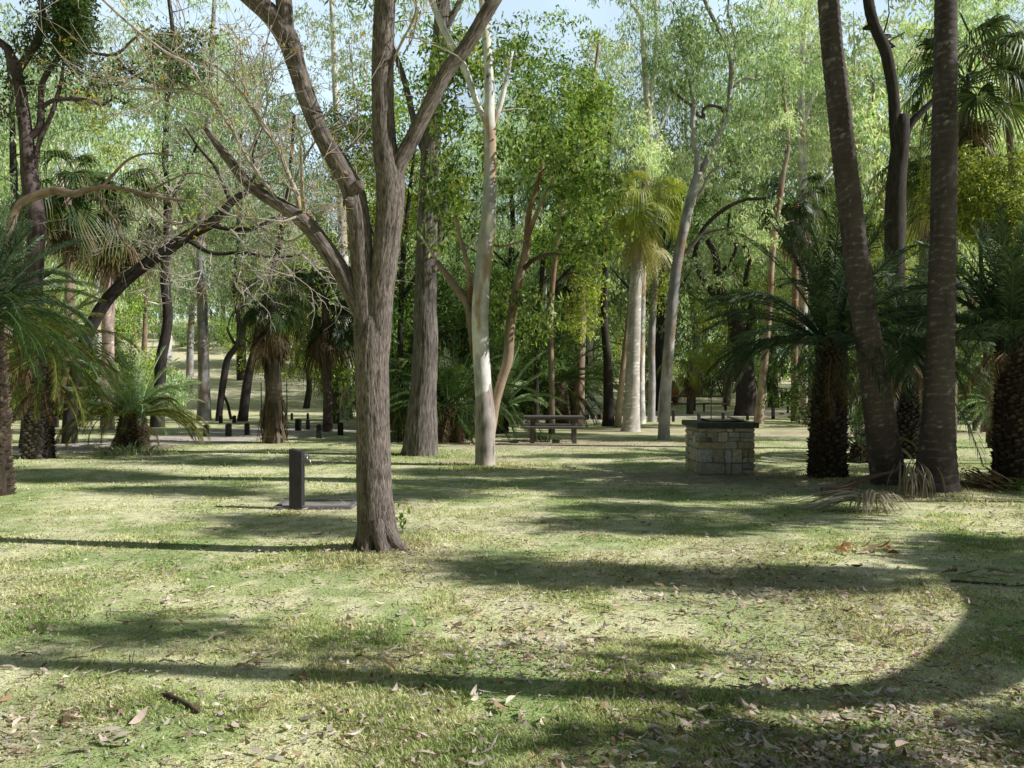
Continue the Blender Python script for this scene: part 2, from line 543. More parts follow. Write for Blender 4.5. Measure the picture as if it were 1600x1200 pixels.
# ================================================================== SETTING
def dirt_mask(x, y):
    """0 grass .. 1 bare earth and litter"""
    n = fbm(xy0(x*0.5+40, y*0.5+7), 4)
    m = 0.40*sstep(n, 0.58, 0.74)
    def spot(cx, cy, rx, ry, a): return a*np.exp(-(((x-cx)/rx)**2+((y-cy)/ry)**2))
    m = m+spot(1.0, 22.3, 4.2, 2.0, 1.0)+spot(3.4, 14.6, 1.9, 1.3, 0.95)+spot(-1.0, 7.75, 0.6, 0.5, 0.8)
    m = m+spot(1.0, 7.0, 2.0, 0.6, 0.35)+spot(-0.5, 17.2, 1.5, 1.0, 0.6)+spot(5.2, 13.0, 1.8, 0.9, 0.6)
    m = m+spot(3.9, 28.5, 3.0, 1.5, 0.8)+spot(-2.2, 11.0, 1.1, 0.8, 0.5)+spot(11.5, 27.5, 5, 2.0, 0.9)
    return np.clip(m, 0, 1)


def grass_col(x, y):
    a = fbm(xy0(x*1.3+11, y*1.3+2), 4)[..., None]; b = fbm(xy0(x*5.5+1, y*5.5+5), 3)[..., None]
    green = np.array([0.51, 0.57, 0.27]); dry = np.array([0.86, 0.82, 0.56]); lush = np.array([0.38, 0.48, 0.20])
    c = lush+(green-lush)*sstep(a, 0.3, 0.5)
    c = c+(dry-c)*sstep(0.5*a+0.5*b, 0.42, 0.62)*0.75
    far = sstep(np.hypot(x, y), 16, 40)[..., None]
    c = c+(np.array([0.66, 0.64, 0.36])-c)*far*0.6
    hay = sstep(y, 42, 54)[..., None]
    c = c+(np.array([0.78, 0.72, 0.52])-c)*hay*0.85
    dm = dirt_mask(x, y)[..., None]
    earth = np.array([0.46, 0.37, 0.29])*(0.8+0.5*b)
    return c+(earth-c)*dm*0.85


def make_ground():
    rr = [0.0]
    r = 1.2
    while r < 16: rr.append(r); r *= 1.013
    while r < 600: rr.append(r); r *= 1.03
    rr = np.array(rr[1:])
    fr = np.radians(np.arange(-48, 48.01, 0.45)); bkk = np.radians(np.arange(54, 307, 6.0))
    th = np.concatenate([fr, bkk])
    n = len(th)
    X = np.outer(rr, np.sin(th)); Y = np.outer(rr, np.cos(th))
    Z = gz(X, Y)
    v = np.stack([X, Y, Z], -1).reshape(-1, 3)
    v = np.vstack([v, [0, 0, float(gz(0, 0))]])
    i = np.arange(len(rr)-1)[:, None]*n; j = np.arange(n)[None, :]; j2 = (j+1) % n
    q = np.stack([i+j, i+n+j, i+n+j2, i+j2], -1).reshape(-1, 4)
    t = np.stack([np.full(n, len(v)-1), j[0], j2[0]], -1)
    mb = MB(); mb.add(v, q, t, grass_col(v[:, 0], v[:, 1]))
    m, nt, no, li = newmat('lawn')
    out = N(no, 'ShaderNodeOutputMaterial'); p = N(no, 'ShaderNodeBsdfPrincipled')
    p.inputs['Roughness'].default_value = 0.95; p.inputs['Specular IOR Level'].default_value = 0.1
    a = N(no, 'ShaderNodeAttribute', attribute_name='Col'); tc = N(no, 'ShaderNodeTexCoord')
    n1 = N(no, 'ShaderNodeTexNoise'); n1.inputs['Scale'].default_value = 70; n1.inputs['Detail'].default_value = 8; n1.inputs['Roughness'].default_value = 0.75
    n2 = N(no, 'ShaderNodeTexNoise'); n2.inputs['Scale'].default_value = 5; n2.inputs['Detail'].default_value = 6; n2.inputs['Roughness'].default_value = 0.7
    n3 = N(no, 'ShaderNodeTexNoise'); n3.inputs['Scale'].default_value = 14; n3.inputs['Detail'].default_value = 5
    for q_ in (n1, n2, n3): li.new(tc.outputs['Object'], q_.inputs['Vector'])
    r1 = N(no, 'ShaderNodeMapRange'); r1.inputs[1].default_value = 0.3; r1.inputs[2].default_value = 0.7; r1.inputs[3].default_value = 0.5; r1.inputs[4].default_value = 1.6
    r2 = N(no, 'ShaderNodeMapRange'); r2.inputs[1].default_value = 0.3; r2.inputs[2].default_value = 0.7; r2.inputs[3].default_value = 0.7; r2.inputs[4].default_value = 1.25
    li.new(n1.outputs['Fac'], r1.inputs[0]); li.new(n2.outputs['Fac'], r2.inputs[0])
    mu = N(no, 'ShaderNodeMath', operation='MULTIPLY'); li.new(r1.outputs[0], mu.inputs[0]); li.new(r2.outputs[0], mu.inputs[1])
    v_ = N(no, 'ShaderNodeVectorMath', operation='SCALE'); li.new(a.outputs['Color'], v_.inputs[0]); li.new(mu.outputs[0], v_.inputs[3])
    mx = N(no, 'ShaderNodeMix', data_type='RGBA'); mx.inputs['B'].default_value = (0.62, 0.55, 0.42, 1)
    r3 = N(no, 'ShaderNodeMapRange'); r3.inputs[1].default_value = 0.62; r3.inputs[2].default_value = 0.72; r3.inputs[3].default_value = 0; r3.inputs[4].default_value = 0.6
    li.new(n3.outputs['Fac'], r3.inputs[0]); li.new(r3.outputs[0], mx.inputs['Factor']); li.new(v_.outputs[0], mx.inputs['A'])
    li.new(mx.outputs['Result'], p.inputs['Base Color'])
    bp = N(no, 'ShaderNodeBump'); bp.inputs['Strength'].default_value = 0.4; bp.inputs['Distance'].default_value = 0.03
    li.new(n1.outputs['Fac'], bp.inputs['Height']); li.new(bp.outputs[0], p.inputs['Normal'])
    li.new(p.outputs[0], out.inputs[0])
    o = mb.obj('ground', m)
    tag(o, kind='structure')


def make_road():
    pts = [(-260, 716), (-60, 707), (90, 701), (230, 692), (330, 685), (450, 674), (560, 667), (700, 660), (850, 654), (1000, 650), (1120, 648), (1270, 645), (1450, 643), (1700, 641)]
    P = np.array([base(*p) for p in pts]); P[:, 2] = 0
    W = np.array([2.0, 1.9, 1.7, 1.7, 1.9, 2.3, 2.6, 2.8, 3.0, 3.4, 3.6, 3.6, 3.4, 3.2])
    P, W = resample(P, W, 0.6)
    T = np.gradient(P, axis=0); T /= np.linalg.norm(T, axis=1, keepdims=True)
    Nn = np.stack([-T[:, 1], T[:, 0], T[:, 2]*0], -1)
    k = 9
    u = np.linspace(-1, 1, k)
    wob = (fbm(xy0(np.arange(len(P))*0.35, np.zeros(len(P))+3), 3)-0.5)*1.2
    wob2 = (fbm(xy0(np.arange(len(P))*0.35, np.zeros(len(P))+30), 3)-0.5)*1.2
    V = []
    for i in range(len(P)):
        for q in u:
            w = W[i]+(wob[i] if q > 0 else wob2[i])*abs(q)
            p = P[i]+Nn[i]*q*w
            V.append([p[0], p[1], float(gz(p[0], p[1]))+0.006])
    V = np.array(V)
    i = np.arange(len(P)-1)[:, None]*k; j = np.arange(k-1)[None, :]
    q = np.stack([i+j, i+j+1, i+k+j+1, i+k+j], -1).reshape(-1, 4)
    mb = MB(); mb.add(V, q, None, (0.36, 0.31, 0.26))
    o = mb.obj('gravel_road', plain_mat('gravel', (0.60, 0.53, 0.46), 0.95, 0.3, 3.0, 0.5))
    tag(o, kind='structure')


make_ground()
make_road()


# ------------------------------------------------------------------ grass blades and leaf litter
def scatter(n, d0, d1, p=2.0, wide=0.66):
    """ground points, denser towards the viewer's end of the lawn"""
    u = rng.uniform(0, 1, n)
    a = 1-p
    d = (d0**a+(d1**a-d0**a)*u)**(1/a)
    x = rng.uniform(-1, 1, n)*wide*d
    return x, d


def make_grass():
    n = 620000
    x, y = scatter(n, 2.7, 24, 2.0)
    FEET = [(-1.22, 7.85, 0.42, 9000), (-2.72, 10.35, 0.16, 1200), (6.05, 12.3, 0.7, 4000), (5.2, 14.1, 0.5, 2500), (7.7, 13.2, 0.6, 3000), (-0.5, 16.4, 0.5, 2500), (-2.0, 18.6, 0.6, 2500)]
    ex = [np.stack([fx+rng.normal(0, fr, fn), fy+rng.normal(0, fr, fn)], 1) for fx, fy, fr, fn in FEET]
    ex = np.concatenate(ex); x = np.concatenate([x, ex[:, 0]]); y = np.concatenate([y, ex[:, 1]]); isf = np.arange(len(x)) >= n; n = len(x)
    dm = dirt_mask(x, y)
    ng = fbm(xy0(x*2.2+5, y*2.2+50), 3)
    keep = (rng.uniform(0, 1, n) < (1-0.85*dm)*lerp(0.35, 1.0, sstep(ng, 0.35, 0.6))) | (isf & (rng.uniform(0, 1, n) < 0.6))
    keep &= ~((np.abs(x+2.48) < 0.52) & (np.abs(y-11.07) < 0.36))
    x, y, ng, isf = x[keep], y[keep], ng[keep], isf[keep]; n = len(x)
    d = np.hypot(x, y)
    h = rng.uniform(0.012, 0.034, n)*np.where(isf, 1.7, 1.0)*(0.7+0.8*sstep(ng, 0.45, 0.75))*(1+0.3*sstep(d, 8, 20))
    tall = rng.uniform(0, 1, n) < 0.012
    h[tall] *= rng.uniform(1.6, 2.6, tall.sum())
    w = 0.0013+0.0005*d
    az = rng.uniform(0, 2*np.pi, n); lean = rng.uniform(0.5, 1.45, n)
    z = gz(x, y)-0.004
    b = np.stack([x, y, z], -1)
    side = np.stack([np.cos(az+1.57), np.sin(az+1.57), np.zeros(n)], -1)*w[:, None]
    dr = np.stack([np.cos(az)*np.sin(lean), np.sin(az)*np.sin(lean), np.cos(lean)], -1)
    tip = b+dr*h[:, None]
    mid = b+dr*h[:, None]*0.55+np.array([0, 0, 1.0])*(h*0.1)[:, None]
    v = np.stack([b-side, b+side, mid+side*0.7, tip, mid-side*0.7], 1).reshape(-1, 3)
    k = np.arange(n)[:, None]*5
    q = k+np.array([0, 1, 2, 4]); t = k+np.array([4, 2, 3])
    c = grass_col(x, y)*1.0
    fresh = np.array([0.40, 0.52, 0.20]); straw = np.array([0.78, 0.74, 0.54])
    u = rng.uniform(0, 1, n)[:, None]
    c = np.where(u < 0.40, c*0.5+fresh*0.5, np.where(u > 0.78, c*0.5+straw*0.5, c*1.1))
    c = np.minimum(c*rng.uniform(0.55, 1.4, (n, 1)), 0.88)
    mb = MB(); mb.add(v, q, t, np.repeat(c, 5, 0))
    tag(mb.obj('grass', M['grass'], smooth=False), 'short dry and green lawn grass over the whole clearing', 'grass', kind='stuff')


LITTER_PAL = np.array([(0.46, 0.40, 0.36), (0.54, 0.48, 0.43), (0.40, 0.34, 0.30), (0.50, 0.42, 0.37), (0.40, 0.31, 0.24), (0.50, 0.42, 0.34), (0.30, 0.20, 0.14), (0.22, 0.13, 0.085), (0.46, 0.36, 0.31), (0.34, 0.29, 0.25), (0.12, 0.075, 0.05), (0.40, 0.29, 0.16), (0.58, 0.52, 0.46)])


def curled(mb, x, y, L, W, col, lift=0.0):
    """curled dry leaves: three bent segments"""
    n = len(x)
    az = rng.uniform(0, 2*np.pi, n); curl = rng.uniform(-0.9, 0.9, n); roll = rng.normal(0, 0.45, n); pit = rng.normal(0, 0.22, n)
    bx = rng.normal(0, 0.5, n)
    t = np.linspace(0, 1, 5); wv = np.array([0.12, 0.85, 1.0, 0.7, 0.05])
    z0 = gz(x, y)+0.012+lift+rng.uniform(0, 0.015, n)
    V = []
    for k in range(5):
        s = (t[k]-0.5)*L
        up = curl*((t[k]-0.5)**2)*L*1.4+np.sin(pit)*s
        lat = bx*((t[k]-0.5)**2)*L
        for sg in (-1, 1):
            ww = W*0.5*wv[k]*sg
            lx = s; ly = lat+ww*np.cos(roll); lz = up+ww*np.sin(roll)*0.8+abs(ww)*0.35
            V.append(np.stack([x+lx*np.cos(az)-ly*np.sin(az), y+lx*np.sin(az)+ly*np.cos(az), z0+np.maximum(lz, -0.008)], -1))
    V = np.stack(V, 1).reshape(-1, 3)
    k = np.arange(n)[:, None, None]*10
    f = np.array([[0, 1, 3, 2], [2, 3, 5, 4], [4, 5, 7, 6], [6, 7, 9, 8]])
    q = (k+f[None]).reshape(-1, 4)
    mb.add(V, q, None, np.repeat(col, 10, 0))


def make_litter():
    mb = MB()
    n = 30000
    x, y = scatter(n, 2.8, 27, 1.6)
    ng = fbm(xy0(x*0.8+70, y*0.8+20), 4)
    dens = 0.30+0.55*sstep(ng, 0.40, 0.66)+0.7*dirt_mask(x, y)
    dens = dens*lerp(0.4, 1.0, sstep(x+0.45*(y-6), -3.2, 0.5))
    keep = rng.uniform(0, 1.2, n) < dens
    x, y = x[keep], y[keep]; n = len(x)
    L = rng.uniform(0.03, 0.08, n)*rng.choice([0.6, 1.0, 1.0, 1.3], n); W = L*rng.uniform(0.16, 0.4, n)
    col = LITTER_PAL[rng.integers(0, len(LITTER_PAL), n)]*rng.uniform(1.0, 1.8, (n, 1))
    curled(mb, x, y, L, W, col)
    n = 48000
    x, y = scatter(n, 2.8, 26, 1.5)
    ng = fbm(xy0(x*1.3+7, y*1.3+90), 4)
    keep = rng.uniform(0, 1, n) < 0.10+1.2*sstep(ng, 0.5, 0.68)+0.5*dirt_mask(x, y)
    x, y = x[keep], y[keep]; n = len(x)
    L = rng.uniform(0.012, 0.045, n)
    curled(mb, x, y, L, L*rng.uniform(0.2, 0.5, n), LITTER_PAL[rng.integers(0, len(LITTER_PAL), n)]*rng.uniform(0.8, 1.5, (n, 1)))
    # twiglets
    m = 420
    x, y = scatter(m, 2.8, 14, 1.6)
    for i in range(m):
        a = rng.uniform(0, 6.28); l = rng.uniform(0.05, 0.22)
        p = np.array([x[i], y[i], float(gz(x[i], y[i]))+0.02])
        q = p+np.array([math.cos(a)*l, math.sin(a)*l, rng.uniform(-0.01, 0.02)])
        tube(mb, np.array([p, (p+q)/2+rng.normal(0, 0.006, 3), q]), np.array([0.003, 0.0035, 0.0015]), 4, LITTER_PAL[rng.integers(0, 9)]*0.8)
    tag(mb.obj('leaf_litter', M['litter'], smooth=False), 'scattered curled dry leaves and twigs lying on the lawn', 'leaf litter', kind='stuff')


make_grass()
make_litter()


# ================================================================== MAIN TREE
def main_tree():
    p0 = base(590, 866)
    d = p0[1]
    T = Tree('shade_tree', 'large multi-stemmed tree with furrowed grey-brown bark standing alone in the foreground lawn', p0, 'main')
    col = T.col

    def fl(S, th):
        # roots flare at the foot, most of all to the right
        e = np.exp(-S/0.16); e2 = np.exp(-S/0.30)
        return 1+e*(0.20+0.16*np.cos(3*th+0.6)+0.08*np.cos(7*th))+np.exp(-S/0.22)*1.0*np.maximum(0, np.cos(th+0.25))**4
    kw = dict(ridge=0.0050, rfreq=40, rstretch=0.15, col=col, lump=0.05)
    px = lambda pts: ([at(a, b, d+(c[1] if len(c) > 1 else 0)) for a, b, *c in pts], [c[0]*0.455/F*d for a, b, *c in pts])
    trunk = [(589, 884, 60), (588, 850, 60), (586, 800, 59), (584, 740, 57), (583, 680, 56), (582, 620, 56), (581, 565, 57), (581, 535, 56), (581, 508, 48), (581, 482, 30), (581, 462, 8)]
    P, R = px(trunk); T.limb(P, R, sides=170, step=0.022, flare=fl, **kw)
    for rt in ([(596, 800, 34, -.05), (606, 832, 26, -.08), (622, 853, 18, -.10), (642, 865, 11, -.12), (668, 873, 5, -.12)], [(578, 815, 34, -.05), (576, 842, 24, -.12), (572, 872, 14, -.2), (562, 888, 6, -.3)],
               [(588, 815, 32, -.1), (594, 845, 22, -.16), (604, 876, 14, -.24), (616, 894, 6, -.32)], [(574, 815, 28, 0), (562, 846, 20, 0), (550, 864, 11, .02), (532, 872, 5, .05)]):
        P, R = px(rt); T.limb(P, R, sides=40, step=0.025, **kw)
    # left main stem
    P, R = px([(573, 590, 34), (573, 540, 43), (571, 490, 43), (569, 450, 40), (565, 400, 38), (560, 340, 38), (551, 298, 39), (530, 258, 34), (505, 215, 31), (482, 160, 30), (464, 105, 31), (450, 62, 36), (425, 25, 34), (385, -10, 30), (330, -60, 28), (270, -130, 24)])
    T.limb(P, R, sides=110, step=0.025, **kw)
    P, R = px([(452, 75, 26), (446, 40, 28), (442, -10, 26), (430, -80, 24, 0.2), (425, -170, 18, 0.4)]); T.limb(P, R, sides=48, step=0.05, **kw)
    # knot and stub at the bend
    P, R = px([(553, 300, 34, 0), (560, 292, 22, -0.08), (563, 288, 15, -0.13)]); T.limb(P, R, sides=28, step=0.03, **kw)
    P, R = px([(549, 318, 30, -0.02), (545, 316, 20, -0.1), (543, 316, 10, -0.14)]); T.limb(P, R, sides=24, step=0.03, **kw)
    # right main stem
    P, R = px([(588, 590, 36), (590, 540, 42), (593, 490, 43), (596, 450, 42), (602, 400, 44), (609, 330, 46), (610, 280, 50), (602, 235, 42), (599, 180, 38), (598, 100, 37), (600, 30, 35), (603, -40, 33), (600, -140, 28, .1)])
    T.limb(P, R, sides=110, step=0.025, **kw)
    P, R = px([(609, 300, 34), (622, 258, 30, -.02), (640, 225, 25, -.04), (660, 185, 23, -.07), (680, 145, 24, -.1), (700, 108, 24, -.12), (725, 78, 23, -.14), (748, 40, 23, -.17), (772, 0, 22, -.2), (800, -50, 22, -.2), (850, -120, 18, -.2)])
    T.limb(P, R, sides=84, step=0.025, **kw)
    P, R = px([(766, 10, 15), (760, -10, 12), (748, -60, 11)]); T.limb(P, R, sides=20, step=0.05, **kw)
    # left limb with a broken bleached end
    P, R = px([(572, 500, 34), (553, 462, 32), (535, 428, 31), (512, 392, 30), (488, 360, 28), (468, 340, 27), (445, 325, 22), (412, 305, 20), (385, 284, 18), (362, 255, 16), (342, 230, 13), (326, 208, 9), (318, 198, 4)])
    T.limb(P, R, sides=72, step=0.025, **kw)
    # branchlets rising from it
    br = [
        [(472, 342, 13), (466, 310, 10), (458, 285, 9), (440, 240, 7), (420, 200, 6), (380, 150, 5), (350, 122, 4), (330, 110, 3)],
        [(440, 322, 8), (415, 290, 7), (395, 250, 6.5), (375, 215, 6), (345, 165, 5.5), (320, 130, 5), (290, 108, 4.5), (240, 70, 4), (200, 30, 3.5), (175, -10, 3)],
        [(475, 335, 8), (490, 300, 6), (505, 268, 5)],
        [(458, 290, 5), (470, 250, 4), (500, 200, 3.5), (530, 180, 3), (555, 120, 2.5), (560, 60, 2)],
        [(320, 130, 4), (260, 122, 3.5), (200, 112, 3), (160, 100, 2.5), (120, 70, 2)],
        [(350, 165, 4), (280, 138, 3), (220, 130, 2.5), (165, 112, 2)],
        [(390, 240, 4), (410, 205, 3.2), (425, 160, 3), (428, 110, 2.4), (435, 60, 2)],
        [(330, 125, 3.5), (310, 90, 3), (275, 60, 2.5), (270, 20, 2), (280, -20, 2)],
        [(245, 72, 3), (275, 55, 2.4), (300, 40, 2), (290, 0, 2)],
        [(505, 330, 4), (480, 360, 4), (440, 375, 3.5), (400, 350, 3), (370, 330, 2.5)],
        [(520, 280, 5), (535, 240, 4), (545, 200, 3.5), (550, 150, 3), (540, 90, 2.5), (530, 30, 2)],
        [(614, 98, 5), (630, 85, 4.5), (648, 62, 4), (655, 30, 3.5), (640, 0, 3)],
        [(630, 85, 3), (650, 78, 2.5), (664, 72, 2)],
        [(465, 338, 4, -.2), (440, 345, 4, -.4), (400, 340, 3, -.5), (350, 330, 2.6, -.6), (300, 300, 2, -.7)],
    ]
    ends = []
    tw = (0.42, 0.36, 0.31)
    for b in br:
        P, R = px([(a, b_, c[0]*0.5/0.5*1.0, *c[1:]) for a, b_, *c in b]); R = [r for r in R]
        jit = rng.normal(0, 0.02, (len(P), 3)); jit[0] = 0
        dep = np.linspace(0, rng.uniform(-0.9, 0.9), len(P))
        P = [p+j+np.array([0, dd, 0]) for p, j, dd in zip(P, jit, dep)]
        pp, rr = T.limb(P, R, sides=8, step=0.06, col=tw)
        ends.append((pp, rr))
    # random fine twigs, mostly bare
    wig = MB(); tips = []
    def rec(p, dr, L, r, lev):
        k = 5
        Q = [p]; dd = dr.copy()
        for i in range(k):
            dd = dd+rng.normal(0, 0.13, 3)+np.array([0, 0, 0.04]); dd /= np.linalg.norm(dd)
            Q.append(Q[-1]+dd*L/k)
        Q = np.array(Q)
        tube(wig, Q, np.linspace(r, r*0.45, len(Q)), 5 if lev < 2 else 4, tw)
        if lev < 3:
            for _ in range(rng.integers(2, 4)):
                i = rng.integers(1, k+1); nd = dd+rng.normal(0, 0.75, 3); nd /= np.linalg.norm(nd)
                rec(Q[i], nd, L*rng.uniform(0.45, 0.75), r*0.6, lev+1)
        tips.append(Q[-1])
    for bi, (pp, rr) in enumerate(ends):
        for _ in range((12, 12, 4, 5, 9, 9, 8, 8, 8, 6, 3, 3, 2, 6)[bi]):
            i = int(rng.uniform(0.2, 1)*(len(pp)-1))
            tg = pp[min(i+1, len(pp)-1)]-pp[i-1]; tg = tg/(np.linalg.norm(tg)+1e-9)
            nd = tg*0.6+rng.normal(0, 0.6, 3)+np.array([-0.15, 0, 0.1]); nd /= np.linalg.norm(nd)
            rec(pp[i], nd, rng.uniform(0.4, 0.9), min(rr[i]*0.6, 0.0075), 1)
    wig.obj('twigs', M['twig'], T.root)
    # a few yellowing leaf tufts left on the twigs
    tips = np.array(tips)
    sel = tips[rng.permutation(len(tips))[:int(len(tips)*0.16)]]
    idx = np.repeat(np.arange(len(sel)), 9)
    leaves(T.cr, sel[idx]+rng.normal(0, 0.05, (len(idx), 3)), 0.05, 0.012, [(0.42, 0.27, 0.03), (0.5, 0.38, 0.04), (0.30, 0.28, 0.05), (0.40, 0.20, 0.04)], 0.2)
    # upper crown, above the frame
    for c, r, k in (((-3.4, 8.0, 7.0), (1.3, 1.2, 0.9), 30), ((-0.5, 8.4, 7.6), (1.4, 1.3, 1.0), 30), ((0.9, 8.0, 6.9), (1.1, 1.0, 0.8), 20)):
        T.crown(c, r, k, 'olive', per=30, cl=0.3, branch=0.7, rmax=0.03)
    T.done(crown='foliage')
    # seedling by the foot
    s = thing('seedling', 'tiny bright green seedling sprouting beside the foot of the big multi-stemmed tree', 'seedling', base(628, 832))
    mb = MB(); q = np.array(s.location)
    tube(mb, np.array([q, q+[0.02, 0, 0.1], q+[0.0, 0, 0.2]]), np.array([0.004, 0.003, 0.002]), 5, (0.15, 0.2, 0.05))
    mb.obj('stem', M['leaf'], s, smooth=False)
    mb = MB(); leaves(mb, q+np.array([0, 0, 0.13])+rng.normal(0, 0.05, (16, 3)), 0.07, 0.03, [(0.22, 0.38, 0.04)], 0.0, 0.8)
    mb.obj('leaves', M['leaf'], s, smooth=False)


main_tree()


# ================================================================== PALM AND CYCAD LEAVES
def frond_mesh(name, L, elev, bend, nl, ll, pal, vee=0.35, fwd=0.7, droop=0.25, lw=0.014, stem=0.14, seed=0, brown=0.0):
    r = np.random.default_rng(seed)
    mb = MB()
    k = 16
    s = np.linspace(0, 1, k)
    ang = elev-bend*s**1.25
    dx = np.cos(ang); dz = np.sin(ang)
    X = np.concatenate([[0], np.cumsum(0.5*(dx[1:]+dx[:-1]))])*L/(k-1)
    Z = np.concatenate([[0], np.cumsum(0.5*(dz[1:]+dz[:-1]))])*L/(k-1)
    lat = np.cumsum(r.normal(0, 0.012, k))*L*0.4
    P = np.stack([X, lat, Z], -1)
    pal = np.asarray(pal, float)
    tube(mb, P, np.linspace(0.016, 0.003, k)*L/1.6, 5, pal[0]*1.5+0.03)
    u = np.linspace(stem, 0.995, nl)
    V = []; C = []
    for t in u:
        f = t*(k-1); i = min(int(f), k-2); g = f-i
        p = P[i]+(P[i+1]-P[i])*g
        T = P[i+1]-P[i]; T /= np.linalg.norm(T)
        S = np.array([0, 1.0, 0]); U = np.cross(T, S); U = -U if U[2] < 0 and abs(T[2]) < 0.99 else U
        if abs(T[2]) > 0.8: U = np.array([-T[2], 0, T[0]]) if True else U
        U = np.array([-T[2], 0, T[0]]); U /= np.linalg.norm(U)
        le = ll*(0.35+0.65*math.sin(math.pi*min(1, 0.12+0.8*t))**0.8)*r.uniform(0.85, 1.1)
        if t > 0.9: le *= lerp(1, 0.55, (t-0.9)/0.1)
        fw = fwd+0.5*t+r.normal(0, 0.06)
        for sg in (-1, 1):
            d = S*sg*math.cos(fw)+T*math.sin(fw)
            d = d*math.cos(vee)+U*math.sin(vee)+r.normal(0, 0.05, 3)
            d /= np.linalg.norm(d)
            w = U*math.cos(0.3)*lw*0.5*0.4+T*lw*0.5
            a = p; m_ = p+d*le*0.5-np.array([0, 0, 1])*le*0.06*droop; e = p+d*le-np.array([0, 0, 1])*le*droop*r.uniform(0.6, 1.4)
            V += [a-w*0.7, a+w*0.7, m_+w, m_-w, e+w*0.15, e-w*0.15]
            c = pal[r.integers(0, len(pal))]*r.uniform(0.75, 1.25)
            tipc = c if r.uniform() > brown else np.array([0.28, 0.2, 0.09])
            C += [c, c, c, c, tipc, tipc]
    n = len(V)//6
    b = np.arange(n)[:, None]*6
    q = np.concatenate([b+np.array([0, 1, 2, 3]), b+np.array([3, 2, 4, 5])])
    mb.add(np.array(V), q, None, np.array(C))
    return mb.mesh(name, M['frond'], smooth=False)


def fan_mesh(name, R, pet, elev, bend, pal, nseg=34, droop=0.5, seed=0, spread=2.5, dead=False):
    r = np.random.default_rng(seed)
    mb = MB(); pal = np.asarray(pal, float)
    k = 8
    s = np.linspace(0, 1, k)
    ang = elev-bend*s
    X = np.concatenate([[0], np.cumsum(np.cos(ang[1:]))])*pet/(k-1); Z = np.concatenate([[0], np.cumsum(np.sin(ang[1:]))])*pet/(k-1)
    P = np.stack([X, 0*X, Z], -1)
    tube(mb, P, np.linspace(0.018, 0.009, k), 5, pal[0]*1.3+0.03)
    o = P[-1]; a0 = ang[-1]-0.35
    A = np.array([math.cos(a0), 0, math.sin(a0)]); B = np.array([0, 1.0, 0]); Nn = np.cross(B, A)*-1
    if Nn[2] < 0: Nn = -Nn
    V = []; C = []; Q = []
    sp = spread*2/nseg
    for i in range(nseg):
        th = -spread+(i+0.5)*sp
        d = A*math.cos(th)+B*math.sin(th); e = -A*math.sin(th)+B*math.cos(th)
        Ls = R*(0.78+0.22*math.cos(th*0.6))*r.uniform(0.9, 1.06)
        up = 0.22*abs(math.sin(th*0.5))
        rows = [0.02, 0.35, 0.62, 0.85, 1.0]
        c = pal[r.integers(0, len(pal))]*r.uniform(0.75, 1.25)
        b = len(V)
        dr = droop*r.uniform(0.6, 1.5)
        for j, t in enumerate(rows):
            hw = [0.01, 0.98, 0.72, 0.40, 0.05][j]*R*0.35*math.tan(sp/2)*(1.0 if j < 2 else 1.25)
            if j == 1: hw = R*0.35*math.tan(sp/2)*1.02
            g = max(0, t-0.42)
            c0 = o+d*Ls*(t-0.35*dr*g*g*1.6)+Nn*Ls*t*up*0.6-np.array([0, 0, 1])*Ls*dr*g*g*2.2
            V += [c0-e*hw+Nn*0.012*R, c0+e*hw]
            cc = c if not (t > 0.8 and r.uniform() < 0.3) else c*0.6+np.array([0.16, 0.12, 0.03])
            C += [cc, cc]
        for j in range(4): Q.append([b+2*j, b+2*j+1, b+2*j+3, b+2*j+2])
    mb.add(np.array(V), np.array(Q), None, np.array(C))
    return mb.mesh(name, M['frond'], smooth=False)


PAL = {
    'teal': [(0.042, 0.088, 0.046), (0.065, 0.115, 0.055), (0.03, 0.06, 0.035), (0.09, 0.135, 0.065), (0.13, 0.20, 0.09)],  # the brightest tone paints lit highlights among the leaflets
    'green': [(0.055, 0.11, 0.03), (0.09, 0.15, 0.035), (0.04, 0.085, 0.025)],
    'gold': [(0.13, 0.17, 0.03), (0.21, 0.23, 0.04), (0.08, 0.12, 0.025), (0.27, 0.25, 0.06)],
    'mint': [(0.32, 0.50, 0.26), (0.46, 0.56, 0.30), (0.22, 0.40, 0.18), (0.56, 0.58, 0.34)],  # raised so the stout cycad looks sunlit while standing in shade
    'dead': [(0.20, 0.13, 0.07), (0.28, 0.19, 0.10), (0.12, 0.08, 0.05), (0.34, 0.25, 0.15)],
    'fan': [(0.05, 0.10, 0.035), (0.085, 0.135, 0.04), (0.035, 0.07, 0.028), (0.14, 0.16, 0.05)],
    'fanlime': [(0.32, 0.42, 0.07), (0.44, 0.49, 0.11), (0.22, 0.33, 0.06), (0.52, 0.52, 0.17)],  # fan green lightened, sunlight put into the colour
    'fandark': [(0.03, 0.06, 0.02), (0.045, 0.08, 0.025), (0.06, 0.10, 0.03)],  # fan green darkened, shade put into the colour
    'fandead': [(0.17, 0.12, 0.075), (0.24, 0.18, 0.11), (0.11, 0.08, 0.055)],
    'fanpale': [(0.56, 0.52, 0.26), (0.50, 0.52, 0.20), (0.62, 0.56, 0.34)],  # brightened so hanging skirts look sunlit
}
ELS = (1.45, 1.2, 0.95, 0.65, 0.35, 0.0, -0.45)
FRONDS = {}
